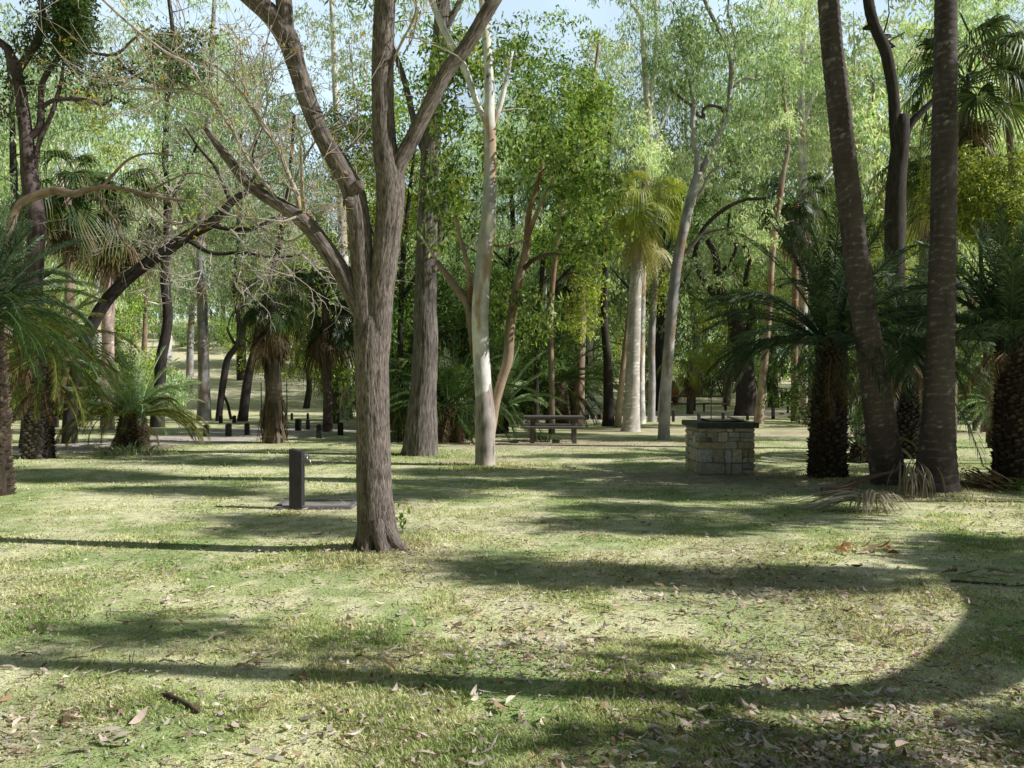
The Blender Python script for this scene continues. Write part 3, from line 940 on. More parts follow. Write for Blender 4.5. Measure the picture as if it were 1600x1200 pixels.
for pn in ('teal', 'green', 'gold', 'mint', 'dead'):
    for ei, el in enumerate(ELS):
        if pn == 'dead' and ei < 5: continue
        for v in range(2):
            bend = (0.40, 0.75, 1.1, 1.35, 1.4, 1.2, 0.8)[ei]*(0.85+0.35*v)
            FRONDS[(pn, ei, v)] = frond_mesh('frond', 2.0, el, bend, 68, 0.33, PAL[pn], seed=ei*7+v*3+len(pn), brown=0.12 if pn != 'dead' else 0,
                                             vee=0.3 if pn != 'dead' else 0.0, droop=0.32 if pn != 'dead' else 0.7, lw=0.0185)
FANS = {}
for pn in ('fan', 'fanlime', 'fandark', 'fandead', 'fanpale'):
    for ei, el in enumerate((1.25, 0.8, 0.35, -0.15, -0.8, -1.25)):
        for v in range(2):
            FANS[(pn, ei, v)] = fan_mesh('fan_frond', 0.72, 0.95, el, 0.5+0.25*v, PAL[pn], droop=(0.75 if pn not in ('fandead', 'fanpale') else 1.05)+0.25*v, seed=ei*5+v+len(pn))


def scale_trunk(mb, P, R, n, col, size=0.085):
    """old leaf bases wrapped in a spiral around a cycad stem"""
    P, R = resample(P, R, 0.08)
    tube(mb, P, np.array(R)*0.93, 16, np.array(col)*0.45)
    S = np.concatenate([[0], np.cumsum(np.linalg.norm(np.diff(P, axis=0), axis=1))])
    V = []; C = []; B = []
    for i in range(n):
        s = (i+0.5)/n*S[-1]; th = i*2.39996+rng.normal(0, 0.1)
        p = np.array([np.interp(s, S, P[:, k]) for k in range(3)]); r = np.interp(s, S, R)
        o = np.array([math.cos(th), math.sin(th), 0]); e = np.array([-o[1], o[0], 0]); z = np.array([0, 0, 1.0])
        w = size*rng.uniform(0.7, 1.2); q = p+o*r*0.86
        jut = rng.uniform(0.4, 1.0)*size
        V += [q-e*w*0.55-z*w*0.4, q+e*w*0.55-z*w*0.4, q+e*w*0.28+o*jut+z*w*0.45, q-e*w*0.28+o*jut+z*w*0.45, q+z*w*0.55+e*w*0.4, q+z*w*0.55-e*w*0.4]
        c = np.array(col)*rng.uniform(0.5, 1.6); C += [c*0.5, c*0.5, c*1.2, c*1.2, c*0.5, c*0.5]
    k = np.arange(n)[:, None]*6
    qd = np.concatenate([k+np.array([0, 1, 2, 3]), k+np.array([3, 2, 4, 5])])
    td = np.concatenate([k+np.array([1, 4, 2]), k+np.array([0, 3, 5])])
    mb.add(np.array(V), qd, td, np.array(C))


def cycad(label, p0, h, r, size, pal, nf=44, lean=(0, 0), dead=4, col=(0.11, 0.085, 0.065), lowpal=None, nm='cycad', r0=1.15, elmin=0, elmax=6):
    t = thing(nm, label, 'cycad' if nm == 'cycad' else 'palm', p0)
    mb = MB()
    p0 = np.asarray(p0, float)
    top = p0+np.array([lean[0], lean[1], h])
    P = np.array([p0-[0, 0, 0.1], p0+[lean[0]*0.25, lean[1]*0.25, h*0.33], p0+[lean[0]*0.6, lean[1]*0.6, h*0.68], top])
    scale_trunk(mb, P, [r*r0*1.1, r*r0, r, r*0.85], int(90*h*r/0.1+40), col)
    mb.obj('trunk', M['bark_dark'], t, smooth=False)
    lt = top-p0
    for i in range(nf):
        u = (i+0.5)/nf
        az = i*2.39996+rng.normal(0, 0.2)
        ei = int(np.clip(u**0.9*6.4+rng.normal(0, 0.35)+elmin, 0, elmax))
        pn = pal if (lowpal is None or u < 0.55) else lowpal
        me = FRONDS[(pn, ei, rng.integers(0, 2))]
        sc = size/2.0*1.18*rng.uniform(0.85, 1.12)
        o = link('frond', me, t, lt+np.array([math.cos(az), math.sin(az), 0])*r*0.45+np.array([0, 0, -0.12*u]), (rng.normal(0, 0.12), rng.normal(0, 0.06), az), sc)
    for i in range(dead):
        az = rng.uniform(0, 6.28)
        link('dead_frond', FRONDS[('dead', rng.integers(5, 7), rng.integers(0, 2))], t, lt+np.array([math.cos(az), math.sin(az), 0])*r*0.6+np.array([0, 0, -0.22]), (rng.normal(0, 0.15), 0.25, az), size/2*rng.uniform(0.6, 0.85))
    return t


def ringcol(bk, cc):
    n = fbm(np.stack([bk[..., 0]*3, bk[..., 1]*3, bk[..., 2]*0.9], -1), 3)[..., None]
    v = bk[..., 2]*9+(fbm(np.stack([bk[..., 0]*4, bk[..., 1]*4, bk[..., 2]*3], -1), 3)-0.5)*1.6
    ring = np.abs((v % 1.0)-0.5)*2
    o = cc*(0.75+0.5*n)
    st = fbm(np.stack([bk[..., 0]*7+20, bk[..., 1]*7, bk[..., 2]*1.6], -1), 4)[..., None]
    o = o*(1-0.28*sstep(st, 0.52, 0.66))
    li = fbm(np.stack([bk[..., 0]*14+50, bk[..., 1]*14, bk[..., 2]*14], -1), 3)[..., None]
    o = o+np.array([0.09, 0.09, 0.088])*sstep(li, 0.70, 0.76)
    brk = fbm(np.stack([bk[..., 0]*9, bk[..., 1]*9+8, bk[..., 2]*4], -1), 2)[..., None]
    return o*(1+1.0*sstep(ring, 0.84, 0.97)[..., None]*sstep(brk, 0.35, 0.6))


def ringflare(amp, foot=0.0, footh=0.5):
    def f(S, th):
        v = (S*9) % 1.0
        return 1+amp*(0.5-v)+foot*np.exp(-S/footh)*(1+0.18*np.cos(3*th+1.0)+0.1*np.cos(5*th))
    return f


def fan_palm(label, P, R, pal='fan', nf=22, size=1.0, skirt=10, skirtpal='fandead', col=(0.13, 0.10, 0.095), spread=(0, 6.28), sides=18, step=0.05, foot=0.0, nm='fan_palm', els=(0, 5), shag=0, group=None):
    P = [np.asarray(p, float) for p in P]
    t = thing(nm, label, 'palm', P[0], group)
    mb = MB()
    Pr, Rr = resample(np.vstack([P[0]-[0, 0, 0.12], np.array(P)]), np.concatenate([[R[0]], R]), step)
    tube(mb, Pr, Rr, sides, col, colfn=ringcol, flare=ringflare(0.06, foot), lump=0.04, seed=rng.uniform(0, 9))
    mb.obj('trunk', M['bark_palm'], t)
    top = P[-1]-P[0]
    for i in range(nf):
        u = (i+0.5)/nf
        az = i*2.39996+rng.normal(0, 0.25)
        ei = int(np.clip(els[0]+u*(els[1]-els[0])+rng.normal(0, 0.4), 0, 5))
        link('fan_frond', FANS[(pal, ei, rng.integers(0, 2))], t, top+np.array([0, 0, -0.15*u]), (rng.normal(0, 0.25), rng.normal(0, 0.1), az), size*rng.uniform(0.8, 1.12))
    for i in range(skirt):
        az = i*2.39996+rng.normal(0, 0.3)
        link('dead_fan', FANS[(skirtpal, rng.integers(4, 6), rng.integers(0, 2))], t, top+np.array([0, 0, -0.25-0.35*rng.uniform(0, 1)]), (rng.normal(0, 0.2), rng.uniform(0.0, 0.3), az), size*rng.uniform(0.6, 0.95))
    return t


# --- the two tall ringed palms on the right
def tall_palm(label, pts, d, topz, **kw):
    P = [at(a, b, d) for a, b, w in pts]; R = [w*0.5/F*d for a, b, w in pts]
    P[0][2] = gz(P[0][0], P[0][1])
    tp = P[-1]+(P[-1]-P[-2])/np.linalg.norm(P[-1]-P[-2])*(topz-P[-1][2])
    P.append(tp); R.append(R[-1]*0.8)
    return fan_palm(label, P, R, step=0.022, sides=40, **kw)


tall_palm('tall palm with a leaning ringed purplish-brown trunk, left of the close pair', [(1390, 765, 52), (1384, 720, 49), (1374, 650, 45), (1364, 580, 42), (1352, 500, 40), (1338, 400, 38), (1323, 280, 36), (1310, 160, 35), (1299, 60, 33), (1292, -30, 32)], dist(765), 9.5,
          col=(0.085, 0.068, 0.068), nf=22, skirt=6, foot=0.12)
tall_palm('tall palm with an upright ringed dark trunk, right of the close pair', [(1462, 772, 58), (1463, 720, 53), (1466, 650, 46), (1469, 560, 42), (1471, 450, 39), (1474, 330, 38), (1476, 200, 37), (1477, 80, 34), (1478, -30, 33)], dist(772), 10.5,
          col=(0.078, 0.064, 0.066), nf=22, skirt=6, foot=0.28)

# --- cycads on the right
cycad('big dark cycad with a wide crown, standing just left of the two tall palm trunks', base(1292, 748), 2.25, 0.26, 1.8, 'teal', nf=80, lean=(0.12, 0.1), dead=6, elmax=4.4, col=(0.085, 0.065, 0.05))
cycad('dark cycad with a thick scaly trunk at the right edge, beside the dead frond pile', base(1586, 757), 2.3, 0.26, 1.8, 'teal', nf=78, elmax=4.6, lean=(0.02, 0.1), dead=8, col=(0.07, 0.055, 0.045))
cycad('shaded cycad half hidden in the gap behind the two tall palm trunks', base(1420, 716), 2.2, 0.20, 2.1, 'teal', nf=60, lean=(0.0, 0.1), dead=6, col=(0.06, 0.05, 0.045))
cycad('low trunkless cycad between the big dark cycad and the leaning palm', base(1345, 722), 0.35, 0.18, 0.85, 'teal', nf=30, dead=2)
cycad('small thin-stemmed cycad with pale grey-green fronds in front of the shaded picnic table', base(1553, 700), 1.15, 0.10, 0.95, 'mint', nf=22, dead=5)
# --- cycads on the left
cycad('large cycad cut by the left edge with long arching dark fronds', base(-14, 774), 2.55, 0.24, 1.28, 'teal', nf=96, dead=4, lowpal='green', lean=(-0.1, 0), elmax=5.4)
cycad('cycad with yellowing drooping fronds above a smooth grey trunk near the left edge', base(57, 716), 2.3, 0.24, 1.55, 'gold', nf=44, lean=(0.1, 0.1), dead=8, col=(0.13, 0.115, 0.105), elmin=0.6)
cycad('leaning dark stem cycad touching the grey-trunked cycad near the left edge', base(73, 716), 1.75, 0.13, 1.2, 'gold', nf=18, lean=(-0.12, 0.05), dead=6, col=(0.05, 0.042, 0.04), elmin=0.8)
cycad('short stout cycad with bright upright fronds and a grassy skirt left of the shaggy palm', base(207, 702), 0.85, 0.33, 1.5, 'mint', nf=64, dead=4, elmax=4.8, col=(0.15, 0.11, 0.08), lowpal='gold')
# --- cycads in the middle
cycad('cycad with upright fronds right behind the picnic table', base(872, 664), 1.6, 0.40, 2.3, 'green', nf=46, dead=4, col=(0.20, 0.15, 0.10))
cycad('short cycad against the ringed palm trunk behind the picnic table', base(898, 662), 1.5, 0.33, 1.6, 'green', nf=30, dead=5, col=(0.20, 0.15, 0.10))
cycad('cycad with a fat scaly base in shade just right of the thick furrowed trunk', base(702, 690), 1.0, 0.36, 1.9, 'green', nf=40, dead=6, col=(0.17, 0.12, 0.08))
cycad('low cycad with arching pale fronds between the twin-stemmed gum and the picnic table', base(782, 676), 0.8, 0.22, 1.9, 'mint', nf=34, dead=2, col=(0.05, 0.04, 0.035))


def clump(label, p0, rx, n, L, pal, name='strap_leaf_clump', cat='plant', up=0.9):
    """strap leaved tuft"""
    t = thing(name, label, cat, p0)
    mb = MB(); p0 = np.asarray(p0, float)
    for i in range(n):
        az = rng.uniform(0, 6.28); a = rng.uniform(0, 1)**0.7
        b = p0+np.array([math.cos(az)*rx*a, math.sin(az)*rx*a*0.7, 0.0])
        l = L*rng.uniform(0.6, 1.2); el = rng.uniform(0.5, 1.3)*up
        o = np.array([math.cos(az), math.sin(az), 0]); e = np.array([-o[1], o[0], 0])*0.016
        pts = [b]; ang = el
        for k in range(4):
            pts.append(pts[-1]+(o*math.cos(ang)+np.array([0, 0, math.sin(ang)]))*l/4); ang -= rng.uniform(0.3, 0.75)
        pts = np.array(pts); pts[:, 2] = np.maximum(pts[:, 2], p0[2]+0.01)
        w = np.array([0.9, 1, 0.85, 0.6, 0.05])[:, None]
        v = np.stack([pts-e*w, pts+e*w], 1).reshape(-1, 3)
        c = np.asarray(pal[rng.integers(0, len(pal))])*rng.uniform(0.7, 1.25)
        q = [[2*k, 2*k+1, 2*k+3, 2*k+2] for k in range(4)]
        mb.add(v, q, None, c)
    mb.obj('leaves', M['frond'], t, smooth=False)
    return t


clump('dense tuft of pale strap leaves around the foot of the stout open-grown cycad', base(204, 710), 0.75, 220, 0.55, [(0.30, 0.40, 0.22), (0.42, 0.48, 0.30), (0.18, 0.28, 0.14), (0.46, 0.38, 0.26)])  # leaf tones raised to look more lit
clump('tuft of green strap leaves at the foot of the picnic table side palm scrub', base(846, 688), 0.5, 60, 0.4, [(0.12, 0.2, 0.05), (0.08, 0.15, 0.04)])

# --- fan palms
b = base(427, 692)
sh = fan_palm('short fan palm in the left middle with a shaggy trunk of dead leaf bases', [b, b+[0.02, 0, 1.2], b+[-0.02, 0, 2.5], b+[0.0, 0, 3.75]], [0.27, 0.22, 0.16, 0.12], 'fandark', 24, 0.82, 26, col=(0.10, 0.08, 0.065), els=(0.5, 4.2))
mb = MB(); r_ = np.random.default_rng(3)
for i in range(170):       # ragged strips hanging down the stem
    s = r_.uniform(0.02, 0.97); az = r_.uniform(0, 6.28); z = s*3.2
    rr = np.interp(s, [0, 0.25, 0.3, 0.6, 0.78, 0.97], [0.40, 0.36, 0.22, 0.20, 0.34, 0.18]); o = np.array([math.cos(az), math.sin(az), 0]); e = np.array([-o[1], o[0], 0])*r_.uniform(0.02, 0.055)
    l = r_.uniform(0.35, 0.8); a = b+o*rr*0.75+np.array([0, 0, z+l*0.5]); m_ = a+o*rr*0.25-[0, 0, l*0.5]; d_ = a+o*rr*0.3*r_.uniform(0.2, 1.6)-np.array([0, 0, l])
    d_[2] = max(d_[2], b[2]+0.01); m_[2] = max(m_[2], d_[2])
    c = np.array(PAL['fandead'][r_.integers(0, 3)])*r_.uniform(0.35, 0.95)
    mb.add([a-e*0.6, a+e*0.6, m_+e, m_-e, d_+e*0.4, d_-e*0.4], [[0, 1, 2, 3], [3, 2, 4, 5]], None, c)
mb.obj('leaf_bases', M['frond'], sh, smooth=False)


def palm_px(label, bx, d, pts, pal='fan', **kw):
    """fan palm from its foot and points up the trunk in the photo"""
    p0 = gpos(bx, d)
    P = [p0]; R = []
    for a, c, w in pts: P.append(at(a, c, d)); R.append(w*0.5/F*d)
    R = [R[0]*1.15]+R
    return fan_palm(label, P, R, pal, **kw)


palm_px('tall fan palm, trunk half white in sun, with a hanging yellow-green skirt', 985, dist(674), [(987, 640, 24), (990, 540, 21), (993, 450, 20), (998, 380, 19), (1003, 318, 15)], 'fanlime', nf=26, size=1.15, skirt=22, skirtpal='fanpale', col=(0.44, 0.41, 0.38), foot=0.2, els=(0.5, 4.5))
palm_px('slim fan palm with a ringed brown trunk rising behind the picnic table', 903, 33, [(905, 600, 17), (907, 500, 16), (909, 420, 16), (912, 345, 12)], 'fan', nf=22, size=1.25, skirt=14, col=(0.23, 0.165, 0.125), skirtpal='fanpale')
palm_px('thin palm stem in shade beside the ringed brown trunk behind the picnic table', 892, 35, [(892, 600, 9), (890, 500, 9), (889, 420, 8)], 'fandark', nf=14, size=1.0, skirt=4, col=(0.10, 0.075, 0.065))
palm_px('fan palm with a pinkish banded trunk on the left, nearer the frame edge', 107, 27, [(107, 600, 15), (108, 500, 15), (109, 400, 14), (106, 300, 11)], 'fan', nf=26, size=1.2, skirt=14, col=(0.30, 0.22, 0.18), els=(0.5, 4.5))
palm_px('fan palm with pale pink ringed trunk and brown skirt behind the leaning dark limb', 168, 29, [(168, 610, 19), (169, 520, 18), (172, 420, 19), (178, 320, 15)], 'fan', nf=28, size=1.45, skirt=22, col=(0.42, 0.32, 0.29), els=(0.5, 4.5))
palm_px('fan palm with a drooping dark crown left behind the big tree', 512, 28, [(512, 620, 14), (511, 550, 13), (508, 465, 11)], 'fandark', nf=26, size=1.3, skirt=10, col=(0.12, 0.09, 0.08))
palm_px('young fan palm hanging sunlit yellow leaves before a white gum trunk', 524, 34, [(524, 620, 12), (523, 590, 11), (521, 545, 9)], 'fanlime', nf=22, size=1.05, skirt=8, skirtpal='fandead', els=(1.0, 5.0))
palm_px('fan palm whose crown shows high up right of the upright tall palm trunk', 1486, 24.5, [(1488, 500, 15), (1490, 350, 14), (1500, 230, 13), (1512, 128, 10)], 'fan', nf=24, size=1.5, skirt=10, col=(0.14, 0.11, 0.10), els=(0, 4))
palm_px('fan palm with a round drooping crown left of the upright tall palm trunk', 1442, 29, [(1443, 500, 14), (1443, 400, 13), (1446, 262, 10)], 'fan', nf=24, size=1.3, skirt=16, skirtpal='fanpale', col=(0.14, 0.11, 0.10), els=(0.5, 4.5))
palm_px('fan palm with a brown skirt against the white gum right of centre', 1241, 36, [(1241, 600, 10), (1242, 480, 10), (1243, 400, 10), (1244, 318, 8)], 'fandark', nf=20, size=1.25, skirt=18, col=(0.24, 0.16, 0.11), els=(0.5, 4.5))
palm_px('low fan palm in the far centre right beyond the leaning silver trunk', 1078, 44, [(1078, 615, 10), (1078, 590, 9), (1079, 565, 8)], 'fanlime', nf=16, size=1.1, skirt=8)
palm_px('stemless young fan palm in shade right behind the thick furrowed trunk', 716, 24, [(716, 650, 9), (716, 625, 8)], 'fan', nf=18, size=1.0, skirt=5, els=(0, 4))
palm_px('young fan palm glossy green left of the thick furrowed trunk', 640, 24, [(640, 650, 8), (640, 600, 7)], 'fan', nf=18, size=1.05, skirt=5, els=(0, 4.2))
palm_px('shaded fan palm standing behind the thick furrowed trunk', 696, 26, [(696, 600, 9), (697, 555, 8)], 'fandark', nf=20, size=1.1, skirt=8, els=(0, 4.2))
palm_px('low leafy fan palm left of the low pale cycad by the twin-stemmed gum', 745, 27, [(745, 640, 8), (745, 612, 7)], 'fan', nf=16, size=1.0, skirt=4, els=(0, 4.2))


# ================================================================== NAMED TREES
def tree_furrowed():
    d = dist(711); T = Tree('furrowed_tree', 'thick straight tree with deeply furrowed grey bark just right of the main tree', base(656, 711), 'grey')
    fl = lambda S, th: 1+0.24*np.exp(-S/0.35)*(1+0.35*np.cos(th*3+2.4)+0.3*np.cos(th+3.1))
    pts = [(657, 716, 50), (658, 690, 48), (660, 640, 43), (663, 590, 40), (665, 540, 39), (664, 480, 35), (666, 420, 33), (668, 370, 33), (668, 320, 31), (671, 260, 28), (676, 190, 30), (684, 110, 26), (690, 30, 24), (695, -60, 20), (700, -150, 15)]
    T.limbpx(pts, d, sides=110, step=0.05, ridge=0.013, rfreq=20, rstretch=0.10, flare=fl)
    T.limbpx([(672, 395, 12), (685, 375, 11), (692, 330, 9), (700, 290, 6)], d)
    T.limbpx([(672, 260, 14), (650, 200, 11), (630, 120, 9), (600, 40, 7)], d+0.3)
    T.limbpx([(690, 60, 12), (720, 0, 9), (760, -60, 7)], d)
    T.crownpx(640, -60, 170, 110, d, 70, 'grey', per=40)
    T.crownpx(720, 60, 70, 60, d, 16, 'olive', per=34)
    T.done()


def tree_twin():
    d = dist(727); T = Tree('twin_gum', 'smooth white gum with a second tan stem forking low, in the centre', base(758, 727), 'white')
    T.limbpx([(759, 736, 36), (758, 716, 31), (758, 690, 31), (758, 660, 33), (757, 630, 30), (756, 600, 24), (755, 575, 18)], d, sides=48, step=0.05, col=(0.33, 0.29, 0.265), ridge=0.008, rfreq=18, colfn=lambda b, c: c)
    T.limbpx([(757, 670, 20), (756, 640, 26), (754, 590, 27), (751, 540, 26), (750, 490, 26), (753, 440, 26), (758, 390, 26), (764, 330, 22), (766, 260, 21), (765, 190, 18), (764, 120, 15), (759, 50, 13), (752, -20, 11), (750, -90, 8)], d, sides=28, step=0.06)
    tan = (0.34, 0.25, 0.18)
    T.limbpx([(757, 716, 8), (763, 690, 17), (768, 662, 17), (774, 630, 15), (784, 595, 14), (794, 560, 16), (796, 525, 15), (800, 490, 15), (810, 440, 14), (820, 400, 13), (824, 370, 11), (827, 330, 9), (840, 290, 7), (850, 250, 5)], d+0.14, col=tan, sides=20)
    T.limbpx([(822, 375, 9), (838, 335, 8), (850, 310, 6), (870, 270, 4)], d-0.1, col=tan)
    T.limbpx([(818, 420, 8), (835, 405, 6), (860, 397, 5), (890, 398, 3.5)], d-0.3, col=(0.12, 0.09, 0.07))
    T.limbpx([(742, 560, 12), (735, 500, 13), (730, 475, 13), (712, 450, 12), (695, 425, 10), (682, 408, 7)], d+0.1, col=(0.22, 0.165, 0.13))
    T.limbpx([(731, 475, 10), (733, 440, 8), (727, 400, 7), (718, 370, 6), (712, 340, 5)], d+0.1, col=tan)
    T.limbpx([(735, 470, 7), (742, 430, 6), (748, 410, 5), (756, 395, 3)], d+0.1, col=tan)
    T.limbpx([(760, 380, 4), (785, 385, 4), (820, 375, 3)], d, col=tan)
    T.limbpx([(765, 200, 12), (778, 175, 9), (790, 130, 8), (800, 80, 6)], d)
    T.limbpx([(765, 205, 9), (745, 160, 9), (733, 125, 11), (715, 85, 11), (700, 60, 11), (684, 25, 10), (668, -15, 9)], d+0.2)
    T.crownpx(715, 300, 75, 130, d+0.9, 40, 'bright', dm=1.15, cl=0.30, per=40, rd=1.1)
    T.crownpx(860, 300, 80, 150, d+0.4, 75, 'bright', dm=1.15, cl=0.32, per=42, rd=1.3)
    T.crownpx(800, 150, 110, 120, d+1.3, 62, 'bright', dm=1.15, cl=0.34, per=40, rd=1.5)
    T.crownpx(700, 120, 60, 90, d+0.9, 30, 'bright', dm=1.15, cl=0.32, per=40, rd=1)
    T.crownpx(815, 470, 60, 70, d+0.6, 34, 'bright', dm=1.15, cl=0.28, per=36, rd=1, bright=0.8)
    T.crownpx(930, 350, 50, 90, d, 22, 'lime', dm=1.2, cl=0.3, per=34, rd=1)
    T.crownpx(748, 560, 22, 60, d-0.3, 8, 'grey', cl=0.22, per=30, rd=0.3, size=0.6)
    T.done()


def tree_silver():
    d = dist(687); T = Tree('silver_gum', 'leaning silver-grey gum with a forked top left of the stone barbecue', base(1037, 687), 'silver')
    T.limbpx([(1037, 692, 20), (1038, 660, 18), (1041, 600, 18), (1046, 530, 17), (1052, 460, 16), (1060, 400, 15), (1070, 350, 15), (1080, 310, 15), (1092, 270, 15)], d, sides=24, step=0.1)
    T.limbpx([(1088, 290, 12), (1090, 245, 11), (1084, 220, 9), (1082, 190, 8), (1084, 165, 8), (1080, 140, 6), (1068, 90, 5), (1060, 40, 4)], d)
    T.limbpx([(1092, 275, 11), (1110, 240, 11), (1125, 205, 10), (1136, 175, 10), (1141, 140, 8), (1143, 100, 8), (1135, 70, 7), (1120, 40, 6), (1103, 5, 6), (1085, -50, 5)], d)
    T.limbpx([(1134, 178, 6), (1125, 168, 5), (1108, 165, 5), (1098, 172, 5), (1100, 183, 5), (1090, 180, 5), (1083, 168, 5), (1060, 150, 4), (1045, 135, 4)], d, col=(0.10, 0.085, 0.075))
    T.limbpx([(1142, 100, 4), (1148, 60, 4), (1138, 20, 3.5), (1142, -20, 3)], d)
    T.limbpx([(1140, 140, 5), (1165, 122, 4), (1185, 125, 3), (1200, 110, 2)], d)
    T.limbpx([(1078, 320, 6), (1095, 300, 5), (1110, 270, 4), (1135, 255, 3)], d+0.1)
    T.limbpx([(1062, 400, 7), (1080, 385, 6), (1100, 365, 5), (1145, 355, 3)], d+0.1, col=(0.12, 0.1, 0.09))
    for a in ((1110, 40, 60, 60, 38), (1070, 110, 45, 55, 26), (1175, 150, 50, 50, 24), (1160, 60, 60, 60, 26), (1120, 220, 25, 40, 8), (1180, 240, 40, 40, 12), (1090, -80, 100, 70, 40)):
        T.crownpx(a[0], a[1], a[2], a[3], d, a[4], 'grey', cl=0.46, per=40, rd=1.2, dm=1.25, gap=0.3)
    T.done()


def simple(name, label, foot, d, limbs, crowns, bark='grey', leafmat='leaf', **kw):
    """foot px, depth; limbs px lists; crowns (cx,cy,rx,ry,n,style,kw)"""
    p0 = gpos(foot, d)
    T = Tree(name, label, p0, bark)
    for i, L in enumerate(limbs):
        if i == 0:
            P = [p0-[0, 0, 0.15]]+[at(a[0], a[1], d+(a[3] if len(a) > 3 else 0)) for a in L]; R = [L[0][2]*0.62/F*d]+[a[2]*0.5/F*d for a in L]
            T.limb(P, R, sides=20, **kw)
        else: T.limbpx(L, d)
    for c in crowns:
        k = dict(cl=0.38, per=44); k.update(c[6] if len(c) > 6 else {})
        dd = k.pop('dd', 0.0)
        T.crownpx(c[0], c[1], c[2], c[3], d+dd, c[4], c[5], **k)
    T.done(leafmat)
    return T


tree_furrowed(); tree_twin(); tree_silver()

# left group
simple('dark_tree', 'tall crooked dark tree at the upper left with purple-black limbs', 50, 21,
       [[(52, 640, 30), (50, 540, 29), (50, 460, 30), (54, 400, 28), (58, 350, 26), (52, 310, 26), (46, 270, 25), (42, 220, 20), (36, 170, 19), (30, 130, 17), (22, 100, 16), (12, 75, 13), (-8, 60, 11)],
        [(26, 112, 14), (45, 85, 12), (58, 65, 12), (66, 30, 10), (64, 0, 8), (60, -50, 7)],
        [(46, 215, 13), (62, 198, 12), (64, 165, 9), (66, 130, 9), (84, 100, 8), (105, 75, 8), (125, 40, 7), (135, 0, 5), (150, -50, 4)],
        [(64, 168, 7), (85, 157, 7), (125, 155, 7), (160, 163, 6), (175, 155, 4)],
        [(48, 285, 10), (62, 220, 8), (80, 180, 7), (95, 130, 6), (100, 90, 4)],
        [(100, 80, 6), (140, 82, 5), (180, 85, 5), (210, 60, 4), (240, 40, 3)],
        [(180, 84, 4), (200, 110, 4), (240, 130, 3), (290, 128, 3)]],
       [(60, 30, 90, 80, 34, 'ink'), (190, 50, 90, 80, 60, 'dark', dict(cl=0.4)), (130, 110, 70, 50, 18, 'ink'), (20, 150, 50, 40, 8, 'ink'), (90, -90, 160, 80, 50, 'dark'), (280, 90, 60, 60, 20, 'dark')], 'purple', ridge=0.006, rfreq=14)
simple('arched_tree', 'pinkish-brown tree at the left edge with a long horizontal twisting branch', 8, 19,
       [[(8, 640, 14), (6, 520, 14), (6, 430, 13), (12, 385, 13), (18, 345, 13), (32, 318, 13), (60, 305, 13), (82, 298, 13), (100, 300, 12), (118, 303, 11), (140, 295, 9), (170, 292, 8), (215, 300, 6), (260, 310, 5), (310, 315, 4)],
        [(160, 292, 6), (175, 275, 5), (200, 250, 4), (230, 240, 3), (270, 243, 3)],
        [(150, 292, 4), (160, 320, 4), (180, 345, 3.5), (188, 370, 3), (210, 395, 2.5), (225, 420, 2)],
        [(180, 360, 3), (195, 340, 2.6), (215, 345, 2.4), (225, 330, 2)],
        [(230, 303, 4), (260, 285, 3), (300, 270, 3), (340, 280, 2)],
        [(215, 300, 4), (245, 330, 3), (270, 350, 2.4), (300, 345, 2)]],
       [(200, 265, 90, 45, 10, 'lime', dict(cl=0.22, per=14, size=0.6)), (280, 290, 60, 50, 8, 'lime', dict(cl=0.2, per=12, size=0.6))], 'brown')
simple('leaning_tree', 'dark limb slanting up to the right above the yellow-green cycad on the left', 108, 22.5,
       [[(112, 620, 20), (125, 560, 20), (140, 515, 20), (165, 472, 19), (200, 435, 19), (235, 408, 19), (270, 384, 18), (300, 364, 17), (325, 352, 16), (345, 335, 14), (362, 315, 12), (385, 300, 9), (420, 285, 6)],
        [(150, 500, 14), (180, 455, 11), (195, 445, 9), (215, 430, 6)],
        [(325, 350, 9), (360, 358, 7), (400, 355, 6), (430, 340, 4), (470, 335, 3)],
        [(290, 372, 8), (330, 395, 6), (380, 395, 5), (430, 402, 4), (470, 398, 3)],
        [(360, 316, 7), (350, 290, 6), (335, 260, 5), (310, 230, 4), (290, 200, 3)],
        [(330, 345, 5), (300, 350, 4), (285, 330, 3), (270, 300, 3), (250, 280, 2)],
        [(385, 300, 5), (400, 270, 4), (395, 240, 3), (410, 200, 2.5)]],
       [(360, 330, 110, 60, 6, 'lime', dict(cl=0.2, per=12, size=0.6))], 'dark')


def bare_twigs(label, c, r, n, d):
    """a thicket of bare pale twigs hanging from the leaning limb"""
    pass


